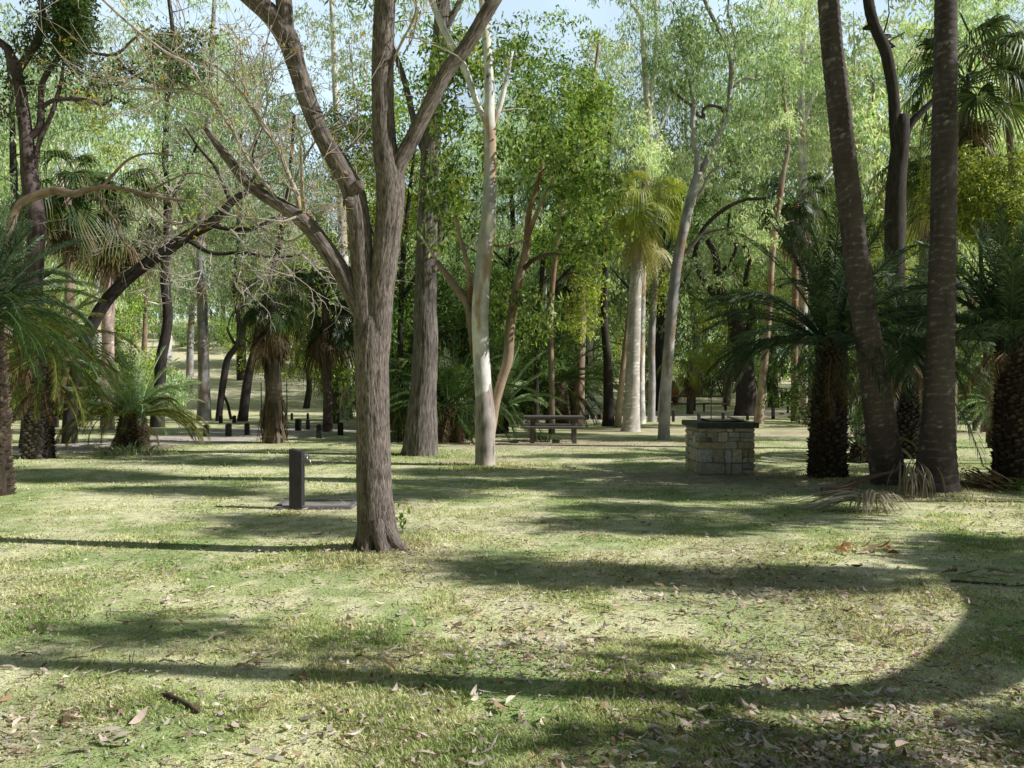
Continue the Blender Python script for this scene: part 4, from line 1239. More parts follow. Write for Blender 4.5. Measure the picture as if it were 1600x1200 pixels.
# fine bare twig tangle belonging to the leaning limb
def twig_mass():
    root = [o for o in COL.objects if o.name.startswith('leaning_tree')][0]
    d = 22.1; wig = MB(); tw = (0.50, 0.44, 0.39)
    def rec(p, dr, L, r, lev):
        k = 5; Q = [p]; dd = dr.copy()
        for i in range(k):
            dd = dd+rng.normal(0, 0.2, 3); dd /= np.linalg.norm(dd); Q.append(Q[-1]+dd*L/k)
        Q = np.array(Q); tube(wig, Q, np.linspace(r, r*0.5, k+1), 4, tw)
        if lev < 3:
            for _ in range(3):
                nd = dd+rng.normal(0, 0.8, 3); nd /= np.linalg.norm(nd)
                rec(Q[rng.integers(2, k+1)], nd, L*rng.uniform(0.5, 0.8), r*0.7, lev+1)
    for (x, y, ax, az) in ((400, 355, 0.6, 0.1), (430, 402, 0.8, -0.3), (470, 398, 0.6, -0.6), (380, 395, 0.3, -0.8), (330, 395, -0.3, -0.8), (350, 290, -0.4, 0.6), (300, 350, -0.7, 0.1), (400, 270, 0.3, 0.7), (430, 340, 0.7, 0.4), (270, 300, -0.6, 0.5), (470, 335, 0.8, 0.2), (360, 358, 0.4, -0.4), (290, 372, -0.8, 0.2), (250, 400, -0.6, 0.5)):
        for _ in range(3):
            v = np.array([ax, rng.normal(0, 0.5), az]); v /= np.linalg.norm(v)
            rec(at(x, y, d+rng.normal(0, 0.3)), v, rng.uniform(0.8, 1.5), 0.017, 0)
    wig.obj('twigs', M['twig'], root)


twig_mass()

simple('dark_tree', 'dark trunk leaning left behind the stout open-grown cycad', 245, 31,
       [[(250, 600, 18), (252, 560, 17), (262, 500, 15), (258, 440, 15), (260, 380, 13), (262, 320, 12), (258, 250, 10), (262, 160, 9), (270, 60, 7), (260, -30, 5)], [(262, 320, 6), (290, 270, 5), (310, 220, 4)]],
       [(270, 100, 110, 110, 60, 'grey'), (290, 240, 80, 60, 24, 'grey'), (180, 180, 60, 70, 20, 'olive')], 'dark')
simple('grey_gum', 'straight grey-brown trunk behind the short dark posts on the left', 319, 37,
       [[(319, 620, 19), (318, 560, 17), (316, 480, 15), (314, 400, 14), (318, 300, 12), (325, 200, 10), (330, 100, 8), (335, 0, 6)], [(318, 310, 6), (350, 250, 5), (370, 200, 4)]],
       [(330, 120, 100, 120, 60, 'pale'), (360, 240, 70, 70, 24, 'grey'), (300, 470, 60, 60, 20, 'grey')], 'silver')
simple('crooked_tree', 'thin crooked dark trunk with a fallen branch against it, left of the shaggy palm', 342, 36,
       [[(343, 640, 10), (350, 590, 11), (356, 560, 10), (370, 540, 8), (376, 515, 8), (370, 480, 7), (366, 440, 6), (372, 380, 5)], [(345, 608, 4), (355, 630, 4), (361, 655, 5)], [(372, 545, 5), (360, 525, 4), (355, 512, 3)], [(376, 525, 4), (390, 535, 3)]],
       [(370, 430, 60, 60, 22, 'grey')], 'dark')
simple('slanting_tree', 'straight dark trunk slanting right beside the shaggy fan palm', 378, 36,
       [[(381, 640, 15), (386, 600, 14), (394, 560, 12), (404, 520, 11), (415, 480, 10), (425, 430, 9), (440, 360, 8), (452, 280, 6), (460, 180, 5)], [(405, 515, 5), (395, 490, 4), (380, 470, 3)]],
       [(450, 250, 80, 110, 46, 'grey'), (400, 440, 60, 50, 22, 'olive')], 'dark')
simple('white_gum', 'white-trunked gum with a brown foot seen just left of the main tree', 540, 38,
       [[(540, 640, 22), (541, 600, 19), (540, 540, 17), (540, 460, 15), (536, 380, 14), (530, 280, 12), (525, 160, 10), (520, 40, 8), (515, -60, 6)], [(530, 290, 7), (500, 230, 6), (480, 150, 5)]],
       [(520, 60, 100, 120, 60, 'pale'), (480, 210, 60, 80, 30, 'pale'), (550, 220, 50, 80, 24, 'grey'), (520, 470, 50, 50, 14, 'grey')], 'white')
# centre
simple('lime_tree', 'bright yellow-green leafy tree in the upper centre', 862, 27,
       [[(862, 600, 9), (860, 500, 9), (866, 420, 8), (880, 320, 8), (905, 220, 7), (925, 140, 5), (935, 70, 4)], [(880, 320, 6), (850, 250, 5), (840, 180, 4)], [(900, 240, 5), (950, 200, 4), (965, 160, 3)]],
       [(930, 120, 50, 80, 34, 'lime', dict(cl=0.4)), (915, 220, 60, 70, 26, 'lime', dict(cl=0.4)), (870, 190, 80, 100, 40, 'bright'), (850, 80, 80, 80, 30, 'bright'), (900, 320, 60, 60, 14, 'bright')], 'tan')
simple('understorey_tree', 'dense dark green tree filling the shade behind the thick furrowed trunk', 625, 26,
       [[(625, 600, 9), (626, 500, 9), (630, 400, 8), (640, 300, 6), (650, 220, 4)], [(626, 470, 6), (670, 400, 5), (720, 340, 4)], [(628, 440, 5), (590, 380, 4), (570, 330, 3)]],
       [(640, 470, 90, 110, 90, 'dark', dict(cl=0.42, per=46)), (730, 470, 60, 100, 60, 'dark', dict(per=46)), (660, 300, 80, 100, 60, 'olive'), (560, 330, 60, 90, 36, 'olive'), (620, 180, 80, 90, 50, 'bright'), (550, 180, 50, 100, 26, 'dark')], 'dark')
simple('understorey_tree', 'leafy green small tree filling the gap right of the twin-stemmed gum', 838, 30,
       [[(838, 600, 8), (840, 500, 8), (846, 440, 7), (850, 360, 5)], [(842, 480, 5), (880, 430, 4), (920, 400, 3)], [(840, 520, 4), (800, 480, 3), (780, 430, 3)]],
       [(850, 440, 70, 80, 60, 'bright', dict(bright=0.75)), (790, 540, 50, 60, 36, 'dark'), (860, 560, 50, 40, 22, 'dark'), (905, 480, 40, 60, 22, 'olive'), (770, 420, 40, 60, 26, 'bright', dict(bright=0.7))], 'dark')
simple('dark_trunk_tree', 'blackish crooked trunk between the picnic table and the half-white palm trunk', 950, dist(666),
       [[(951, 640, 17), (950, 600, 15), (949, 560, 13), (945, 520, 12), (944, 480, 11), (946, 420, 10), (944, 340, 9), (950, 250, 7), (955, 150, 5)], [(945, 350, 5), (930, 300, 4)]],
       [(950, 200, 60, 90, 36, 'grey'), (965, 400, 30, 60, 12, 'olive'), (950, 90, 50, 60, 16, 'pale')], 'dark')
simple('tan_gum', 'thin tan trunk leaning right against the half-white palm trunk', 965, dist(668),
       [[(967, 640, 10), (972, 590, 9), (977, 540, 8), (984, 480, 8), (990, 420, 7), (1000, 340, 6), (1008, 260, 5)]],
       [(1010, 220, 40, 60, 14, 'pale')], 'tan')
simple('white_gum', 'tall white gum whose bare upper limbs rise above the hanging palm skirt', 1001, 34,
       [[(1001, 600, 13), (1002, 500, 13), (1004, 400, 13), (1008, 300, 14), (1014, 230, 14), (1012, 170, 12), (1008, 110, 10), (1005, 60, 9), (1000, 25, 8), (985, 5, 5)], [(1013, 180, 9), (1022, 120, 8), (1026, 60, 7), (1024, 0, 6)], [(1014, 240, 7), (1032, 200, 5), (1050, 155, 4), (1062, 148, 3)]],
       [(1010, 70, 50, 60, 26, 'grey'), (1050, 80, 40, 60, 20, 'grey'), (990, -30, 90, 60, 30, 'grey'), (1045, 230, 30, 50, 12, 'pale')], 'white')
simple('slim_grey_tree', 'slim blue-grey trunk behind the leaning silver gum, nearer the red car', 1018, dist(659),
       [[(1018, 640, 12), (1019, 590, 11), (1018, 540, 11), (1021, 480, 10), (1024, 430, 9), (1020, 380, 8), (1030, 300, 7), (1040, 220, 5)], [(1030, 660, 7), (1033, 620, 7), (1038, 570, 6), (1044, 520, 5), (1060, 470, 4)]],
       [(1040, 260, 50, 60, 24, 'pale'), (1030, 440, 30, 50, 12, 'olive')], 'silver')
simple('white_gum', 'thin bright white trunk beyond the short cycads behind the picnic table', 922, 47,
       [[(924, 600, 9), (922, 540, 8), (919, 480, 8), (917, 420, 7), (920, 340, 6), (915, 260, 5)], [(922, 560, 4), (930, 500, 4), (936, 440, 3)]],
       [(915, 280, 50, 80, 30, 'pale', dict(cl=0.6, size=1.3)), (890, 400, 40, 50, 16, 'pale', dict(cl=0.6, size=1.3))], 'white')
simple('white_gum', 'short-looking white trunk behind the upright cycad fronds by the picnic table', 851, 46,
       [[(851, 600, 7), (851, 550, 7), (850, 500, 6), (852, 440, 5), (848, 380, 4)]],
       [(850, 380, 50, 60, 26, 'pale', dict(cl=0.6, size=1.3))], 'white')
# right
simple('dark_crooked_tree', 'big dark tree with crooked arching limbs behind the stone barbecue', 1166, 42,
       [[(1166, 620, 32), (1162, 570, 30), (1152, 520, 26), (1145, 490, 22), (1130, 460, 17), (1122, 430, 13), (1118, 400, 10), (1105, 375, 7)],
        [(1152, 515, 14), (1140, 480, 11), (1110, 455, 9), (1095, 430, 8), (1085, 405, 7), (1095, 365, 6), (1115, 340, 6), (1140, 322, 6), (1165, 312, 5), (1200, 310, 4)],
        [(1160, 540, 12), (1175, 490, 9), (1165, 440, 8), (1172, 400, 7), (1150, 370, 5)],
        [(1122, 430, 6), (1140, 410, 5), (1150, 385, 5), (1138, 360, 4), (1140, 335, 3)]],
       [(1130, 400, 70, 60, 24, 'pale', dict(cl=0.6, size=1.2)), (1170, 520, 70, 60, 40, 'dark', dict(cl=0.6)), (1110, 500, 40, 60, 16, 'olive'), (1200, 460, 50, 60, 24, 'olive'), (1120, 290, 60, 40, 14, 'pale')], 'dark')
simple('tan_gum', 'slim wavy tan trunk standing right behind the stone barbecue', 1186, dist(662),
       [[(1187, 640, 14), (1191, 600, 12), (1197, 540, 11), (1202, 480, 10), (1205, 420, 10), (1210, 360, 11), (1218, 310, 10), (1224, 270, 8), (1231, 230, 7), (1230, 190, 6), (1224, 145, 6), (1228, 120, 5)],
        [(1228, 120, 4), (1245, 108, 3), (1260, 95, 3)], [(1226, 118, 4), (1214, 110, 3), (1206, 125, 2)], [(1208, 370, 4), (1225, 350, 3), (1240, 345, 2)]],
       [(1200, 110, 60, 60, 30, 'grey'), (1255, 80, 50, 60, 24, 'grey'), (1195, 200, 50, 60, 16, 'pale'), (1190, 350, 40, 50, 14, 'pale'), (1205, 20, 70, 60, 30, 'pale')], 'tan')
simple('white_gum', 'tall pure white gum right of the wavy tan trunk with fluted brown foot', 1254, dist(656),
       [[(1253, 640, 20), (1254, 600, 17), (1254, 540, 15), (1255, 470, 15), (1256, 400, 14), (1256, 330, 14), (1254, 260, 13), (1253, 190, 11), (1252, 120, 10), (1256, 60, 9), (1262, 0, 7), (1265, -60, 5)],
        [(1258, 310, 7), (1272, 300, 6), (1290, 280, 5), (1300, 268, 4)], [(1254, 200, 6), (1268, 160, 5), (1285, 130, 4), (1300, 120, 3)], [(1253, 150, 4), (1265, 120, 4), (1272, 100, 3)]],
       [(1260, 30, 70, 80, 40, 'pale'), (1290, 130, 50, 60, 22, 'grey'), (1280, 240, 50, 50, 16, 'pale'), (1240, 390, 50, 40, 14, 'pale')], 'white')
simple('black_tree', 'charred black trunk with a broken hollow top between the two tall palm trunks', 1400, 20.5,
       [[(1402, 600, 26), (1400, 500, 28), (1398, 420, 30), (1398, 350, 32), (1400, 300, 30), (1404, 250, 28), (1408, 215, 26), (1410, 180, 20)],
        [(1404, 255, 20), (1398, 200, 17), (1396, 150, 17), (1390, 110, 18), (1382, 75, 17), (1370, 50, 16), (1360, 20, 17), (1355, -20, 16), (1350, -90, 12)],
        [(1416, 210, 12), (1424, 192, 12), (1440, 175, 10), (1455, 160, 8), (1475, 140, 6)],
        [(1358, 42, 10), (1352, 44, 7), (1348, 45, 3)], [(1398, 320, 14), (1390, 300, 10), (1388, 285, 4)]],
       [(1360, 60, 90, 80, 9, 'pale', dict(dd=3)), (1400, -80, 130, 60, 22, 'grey')], 'dark', ridge=0.01, rfreq=12)
simple('olive_bush_tree', 'dense sunlit olive-green tree filling the right edge behind the palms', 1545, 23,
       [[(1545, 640, 8), (1540, 550, 8), (1535, 450, 7), (1530, 350, 5), (1525, 260, 4)], [(1545, 560, 5), (1575, 470, 5), (1590, 380, 4)], [(1540, 520, 5), (1500, 440, 4), (1480, 380, 3)]],
       [(1540, 290, 90, 90, 120, 'olive', dict(cl=0.36, per=46)), (1560, 420, 80, 90, 90, 'olive', dict(cl=0.36, per=46)), (1620, 330, 60, 110, 50, 'olive')], 'dark')
simple('olive_bush_tree', 'leafy olive-green tree behind the cycads between the two tall palm trunks', 1408, 31,
       [[(1408, 620, 7), (1405, 540, 7), (1410, 460, 6), (1412, 380, 5)], [(1406, 500, 5), (1370, 440, 4), (1350, 390, 3)]],
       [(1405, 370, 55, 90, 70, 'olive', dict(per=44)), (1360, 470, 50, 60, 30, 'dark'), (1420, 480, 50, 60, 34, 'olive')], 'dark')
simple('tall_gum', 'tall gum with pale leaves rising above the olive tree at the upper right corner', 1590, 36,
       [[(1590, 500, 12), (1588, 380, 12), (1580, 250, 10), (1570, 120, 8), (1560, 20, 6), (1555, -60, 5)], [(1575, 180, 6), (1610, 110, 5), (1640, 60, 4)], [(1570, 130, 5), (1530, 80, 4), (1500, 20, 3)]],
       [(1550, 30, 90, 80, 50, 'grey'), (1600, 130, 60, 60, 30, 'grey'), (1500, -30, 80, 60, 30, 'grey'), (1430, 40, 60, 60, 14, 'pale')], 'purple')


# ================================================================== FAR WOOD
def proto(name, hgt, bark, style, wide, ncl, fork=True, bright=1.0, low=0.35):
    T = Tree(name, 'tmp', (0, 0, 0), bark)
    lean = rng.normal(0, 0.5, 2)
    P = [np.array([0, 0, -0.3])]
    for k in range(1, 7): P.append(np.array([lean[0]*k/6+rng.normal(0, 0.12), lean[1]*k/6+rng.normal(0, 0.12), hgt*0.85*k/6]))
    T.limb(P, np.linspace(0.24, 0.06, 7)*hgt/15, sides=9, step=0.7)
    for k in range(5):
        i = rng.integers(2, 6); a = rng.uniform(0, 6.28); l = wide*rng.uniform(0.5, 0.95)
        q = P[i]; e = q+np.array([math.cos(a)*l, math.sin(a)*l, hgt*rng.uniform(0.08, 0.25)])
        T.limb([q, (q+e)/2+[0, 0, -0.3], e], [0.09, 0.06, 0.025], sides=6, step=0.6)
    for k in range(4):
        a = rng.uniform(0, 6.28); zc = hgt*lerp(low, 0.92, (k+0.5)/4)
        c = np.array([math.cos(a)*wide*0.35, math.sin(a)*wide*0.35, zc])
        T.crown(c, (wide*0.8, wide*0.8, hgt*0.17), ncl//4, style, per=34, cl=0.75, size=1.75, branch=0.25, freq=0.35, gap=0.45, bright=bright)
    return T.done('leaf_far')


def shrub_proto(name, h, w, style, n):
    T = Tree(name, 'tmp', (0, 0, 0), 'dark', cat='shrub')
    for k in range(5):
        a = rng.uniform(0, 6.28); e = np.array([math.cos(a)*w*0.5, math.sin(a)*w*0.5, h*rng.uniform(0.5, 0.8)])
        T.limb([np.array([0, 0, -0.1]), e*0.5+[0, 0, 0.1], e], [0.05, 0.035, 0.012], sides=5, step=0.4)
    T.crown((0, 0, h*0.5), (w, w, h*0.5), n, style, per=36, cl=0.42, size=1.35, branch=0.2, gap=0.38, freq=0.8)
    return T.done('leaf_far')


PR = [proto('gum_tree', 19, 'white', 'pale', 4.8, 190), proto('gum_tree', 22, 'silver', 'pale', 5.2, 210, bright=0.9), proto('gum_tree', 17, 'tan', 'pale', 4.6, 180, low=0.22),
      proto('gum_tree', 20, 'dark', 'grey', 5.2, 200, low=0.25), proto('gum_tree', 13, 'dark', 'olive', 4.4, 170, low=0.18), proto('gum_tree', 15, 'brown', 'bright', 4.6, 170, bright=0.9, low=0.2)]
SH = [shrub_proto('shrub', 3.0, 1.9, 'olive', 46), shrub_proto('shrub', 2.4, 1.7, 'grey', 40), shrub_proto('shrub', 4.2, 2.2, 'bright', 60), shrub_proto('shrub', 3.6, 2.2, 'dark', 56)]
GT = 'gum trees of the wood beyond the road'
GS = 'shrubs along the far side of the road'
used = set()


def put(pr, x, y, s, label, group, name):
    r = pr if pr.name not in used else copy_tree(pr)
    used.add(pr.name); used.add(r.name)
    r.name = name
    r.location = (x, y, float(gz(x, y)))
    r.rotation_euler = (0, 0, rng.uniform(0, 6.28)); r.scale = (s, s, s*rng.uniform(0.9, 1.12))
    tag(r, label, 'tree' if name == 'gum_tree' else 'shrub', group)
    return r


KIND = ['white-trunked pale green gum in the wood beyond the road', 'grey-trunked gum with hanging grey-green leaves in the wood beyond the road', 'tan-trunked pale gum in the wood beyond the road',
        'dark-trunked gum with grey-green leaves in the wood beyond the road', 'low dark-trunked olive-leaved tree in the wood beyond the road', 'brown-trunked bright green tree in the wood beyond the road']
first = {}
PROT = list(PR); SHP = list(SH)
k = 0
for (y0, y1, n, wide) in ((50, 60, 17, 0.66), (62, 80, 26, 0.66), (84, 112, 30, 0.68), (118, 165, 32, 0.70)):
    for i in range(n):
        y = rng.uniform(y0, y1); x = (-1+2*(i+rng.uniform(0.1, 0.9))/n)*wide*y
        px = 800+x/y*F
        if y < 84 and 300 < px < 570 and rng.uniform() < 0.8: continue
        j = int(rng.choice([0, 1, 2, 3, 4, 5], p=[0.28, 0.16, 0.14, 0.20, 0.12, 0.10]))
        put(PROT[j], x, y, rng.uniform(0.85, 1.25), KIND[j], GT+', '+KIND[j].split(' in the')[0], 'gum_tree')
SKIND = ['olive-leaved shrub along the far side of the road', 'grey-leaved low shrub along the far side of the road', 'bright green tall shrub along the far side of the road', 'dark green shrub along the far side of the road']
for i in range(120):
    y = rng.uniform(46, 110); x = rng.uniform(-1, 1)*0.66*y
    px = 800+x/y*F
    if 280 < px < 560 and y < 88: continue
    if 890 < px < 1130 and y < 62: continue
    j = rng.integers(0, 4)
    put(SHP[j], x, y, rng.uniform(0.7, 1.25), SKIND[j], GS+', '+SKIND[j].split(' along')[0], 'shrub')


UG = 'undergrowth shrubs between the trunks near the road'
UK = ['olive-leaved shrub in the undergrowth between the nearer trunks', 'grey-leaved shrub in the undergrowth between the nearer trunks', 'bright green shrub in the undergrowth between the nearer trunks', 'dark green shrub in the undergrowth between the nearer trunks']
for (x0, x1, d0, d1, n, js) in ((600, 860, 29, 40, 16, (3, 3, 2, 0)), (-40, 150, 34, 48, 7, (1, 3, 0)), (1290, 1660, 32, 46, 16, (0, 3, 2)), (200, 290, 42, 52, 4, (1, 0))):
    for i in range(n):
        px = x0+(x1-x0)*(i+rng.uniform(0, 1))/n; y = rng.uniform(d0, d1); j = int(rng.choice(js))
        put(SHP[j], (px-800)/F*y, y, rng.uniform(0.75, 1.2), UK[j], UG+', '+UK[j].split(' in the')[0], 'shrub')
for px, y, j, sc in ((1338, 46, 0, 1.15), (1392, 43, 2, 1.2), (1560, 44, 1, 1.1), (40, 44, 3, 1.1)):
    put(PROT[j], (px-800)/F*y, y, sc, KIND[j], GT+', '+KIND[j].split(' in the')[0], 'gum_tree')
# unseen trees added behind the viewpoint to block sky fill
for i in range(17):
    a = math.radians(lerp(158, 318, i/16.0)+rng.uniform(-3, 3)); r = rng.uniform(13, 19) if i < 13 else rng.uniform(24, 30)
    put(PROT[int(rng.choice([3, 4, 4, 5]))], r*math.sin(a), r*math.cos(a), rng.uniform(0.9, 1.2), 'gum tree closing the clearing behind and left of the viewpoint', 'gum trees ringing the clearing behind the viewpoint', 'gum_tree')


# the wood closes into one mass on the rising ground behind
def backdrop():
    mb = MB()
    n = 5200
    y = rng.uniform(105, 215, n); x = rng.uniform(-0.85, 0.85, n)*y
    g = gz(x, y)
    top = 8+16*fbm(xy0(x*0.05, y*0.05+9), 3)
    z = g+0.4+top*rng.uniform(0, 1, n)**0.85
    C = np.stack([x, y, z], -1)
    pal = np.array(LEAF['pale']['pal']+LEAF['grey']['pal'])  # the haze of the distant wood is put into these pale tones
    idx = np.repeat(np.arange(n), 26)
    pos = C[idx]+rng.normal(0, 0.85, (len(idx), 3))
    cl = rng.uniform(0.6, 1.2, n)
    leaves(mb, pos, 0.62, 0.24, pal, 0.5, 0.1, clump=cl[idx])
    tag(mb.obj('distant_wood', M['leaf_far'], smooth=False), 'hazy mass of pale distant woodland on the slope behind everything', 'woodland', kind='stuff')


backdrop()


# ================================================================== TREES RIGHT OF THE FRAME THAT SHADE THE LAWN
def shade_tree(label, foot, limbs, patches, style='grey'):
    T = Tree('shading_gum', label, (foot[0], foot[1], float(gz(*foot))), 'grey')
    for P, R in limbs: T.limb(P, R, sides=18, step=0.15)
    for gx, gy, rx, ry, z, n in patches:
        # leaf clusters standing where their shade falls on the ground spot (gx, gy)
        c = np.array([gx, gy, 0])+SUN*KSH*z+np.array([0, 0, z])
        T.crown(c, (max(0.4, rx*0.55), ry, max(0.35, rx*0.22)), n, style, per=46, cl=0.40, size=1.1, gap=0.30, branch=0.5, freq=0.9, dm=1.5)
    T.done()


def sh(gx, gy, z): return np.array([gx, gy, 0])+SUN*KSH*z+np.array([0, 0, z])


# the curved trunk whose shadow sweeps across the foreground
A = [np.array([9.2, 6.3, -0.1])]
tr = [(4.6, 7.6, 2.0, 0.20), (3.35, 5.75, 2.6, 0.19), (2.55, 4.75, 3.1, 0.18), (1.9, 4.30, 3.6, 0.165), (1.2, 4.22, 4.1, 0.15), (0.2, 4.35, 4.8, 0.135), (-1.3, 4.58, 5.8, 0.12), (-3.0, 4.8, 6.9, 0.09), (-5.0, 5.05, 8.2, 0.06)]
P = A+[sh(a, b, z) for a, b, z, r in tr]; R = [0.30]+[t[3]*1.0 for t in tr]
shade_tree('curved gum just outside the right edge whose long shadow sweeps across the foreground lawn', (9.2, 6.3),
           [(P, R)], [(1.0, 4.95, 1.0, 0.15, 4.8, 2), (-1.2, 4.95, 0.8, 0.15, 5.8, 2), (2.6, 3.55, 1.0, 0.5, 4.0, 22), (0.8, 3.5, 1.0, 0.35, 4.5, 12), (-2.5, 5.4, 1.2, 0.3, 6.5, 6), (-4.5, 5.0, 1.0, 0.5, 8.0, 10), (3.9, 7.6, 0.9, 0.9, 4.0, 16)])
shade_tree('gum outside the right edge shading the middle of the lawn', (14.5, 5.6),
           [([np.array([14.5, 5.6, -0.1]), np.array([14.6, 5.5, 3]), np.array([14.3, 5.4, 6]), np.array([14.5, 5.2, 9])], [0.24, 0.2, 0.15, 0.06])],
           [(0.6, 6.95, 1.4, 0.36, 7.0, 26), (2.2, 6.8, 1.4, 0.34, 6.8, 26), (-0.3, 7.3, 0.8, 0.3, 7.5, 8), (1.5, 9.6, 2.4, 0.7, 7.0, 40), (-2.3, 9.2, 1.7, 0.4, 8.5, 20), (3.6, 10.2, 1.5, 0.9, 6.0, 30), (4.4, 8.2, 0.9, 0.8, 6.0, 16)])
shade_tree('broad gum outside the right edge shading the palms', (17.5, 10.0),
           [([np.array([17.5, 10.0, -0.1]), np.array([17.4, 9.8, 3]), np.array([17.6, 9.5, 6]), np.array([17.2, 9.2, 9])], [0.26, 0.22, 0.15, 0.06])],
           [(2.0, 11.9, 2.6, 1.0, 8.0, 70), (4.7, 12.2, 1.6, 1.2, 6.0, 40), (-1.8, 12.0, 2.4, 0.7, 9.0, 40), (-4.8, 12.6, 2.4, 0.7, 10.0, 44), (-3.0, 9.9, 1.6, 0.3, 9.5, 14), (3.2, 14.2, 1.3, 0.7, 7.0, 18), (5.5, 13.0, 1.4, 1.0, 8.0, 26), (6.5, 12.4, 1.5, 1.2, 10.0, 30), (3.4, 12.7, 1.5, 0.9, 7.2, 24), (1.2, 12.9, 1.5, 0.9, 9.0, 24), (-1.0, 13.2, 1.5, 0.9, 10.8, 20), (1.5, 10.7, 2.2, 0.35, 7.5, 20), (-0.5, 13.9, 2.5, 0.3, 9.5, 18)])
shade_tree('tall gum outside the right edge throwing long streaks on the far lawn', (23.0, 15.0),
           [([np.array([23.0, 15.0, -0.1]), np.array([23.1, 14.8, 4]), np.array([22.8, 14.6, 8]), np.array([23.0, 14.2, 12])], [0.3, 0.25, 0.18, 0.07])],
           [(-1.0, 15.2, 3.0, 0.7, 11.0, 46), (3.0, 16.4, 3.0, 0.6, 9.0, 40), (-6.0, 17.0, 3.5, 0.8, 12.0, 30), (1.5, 18.6, 3.5, 0.6, 10.0, 26), (-5.0, 20.0, 3.5, 0.7, 12.0, 20), (6.5, 15.6, 2.0, 1.0, 9.0, 26), (8.0, 14.0, 2.0, 1.2, 8.0, 26)])


# ================================================================== BUILT THINGS
def bb(label, p0, name, cat, parts, group=None, rz=0.0):
    """a thing from boxes given relative to its foot: part name -> (material, [(centre, size, bevel)...])"""
    t = thing(name, label, cat, p0, group, rz)
    for pn, mat, boxes in parts:
        mb = MB()
        for c, s, *b_ in boxes: box(mb, c, s, bev=b_[0] if b_ else 0.006, rot=b_[1] if len(b_) > 1 else None)
        mb.obj(pn, M[mat], t, smooth=False, local=False)
    return t


# picnic tables
def picnic(label, p0, L=1.62, rz=0.0, mat='timber_grey'):
    top = [((0, (k-2)*0.158, 0.735), (L, 0.145, 0.045), 0.006) for k in range(5)]
    ap = [((0, -0.36, 0.69), (L*0.96, 0.04, 0.045), 0.004), ((0, 0.36, 0.69), (L*0.96, 0.04, 0.045), 0.004)]
    def bench(s): return [((-0.03, s*(0.66+k*0.135), 0.455), (L*1.02, 0.125, 0.05), 0.006) for k in range(2)]
    parts = [('tabletop', mat, top+ap), ('bench', mat, bench(-1)), ('bench', mat, bench(1))]
    for sx in (-1, 1):
        x = sx*L*0.34
        parts.append(('pedestal', mat, [((x, 0, 0.33), (0.13, 0.16, 0.76), 0.008), ((x+0.001, 0, 0.645), (0.10, 0.70, 0.085), 0.006), ((x, 0, 0.385), (0.11, 1.62, 0.085), 0.006)]))
        for sy in (-1, 1):
            parts.append(('leg', mat, [((x, sy*0.72, 0.15), (0.12, 0.11, 0.38), 0.006)]))
    t = bb(label, p0, 'picnic_table', 'picnic table', parts, None, rz)
    t.scale = (1, 1, 0.92)
    return t


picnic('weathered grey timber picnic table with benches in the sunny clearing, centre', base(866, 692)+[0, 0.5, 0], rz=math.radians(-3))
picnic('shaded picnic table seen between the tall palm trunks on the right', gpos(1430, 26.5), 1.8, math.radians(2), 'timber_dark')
picnic('picnic table partly hidden behind the small pale cycad on the right', gpos(1505, 28), 1.8, math.radians(-8), 'timber_dark')


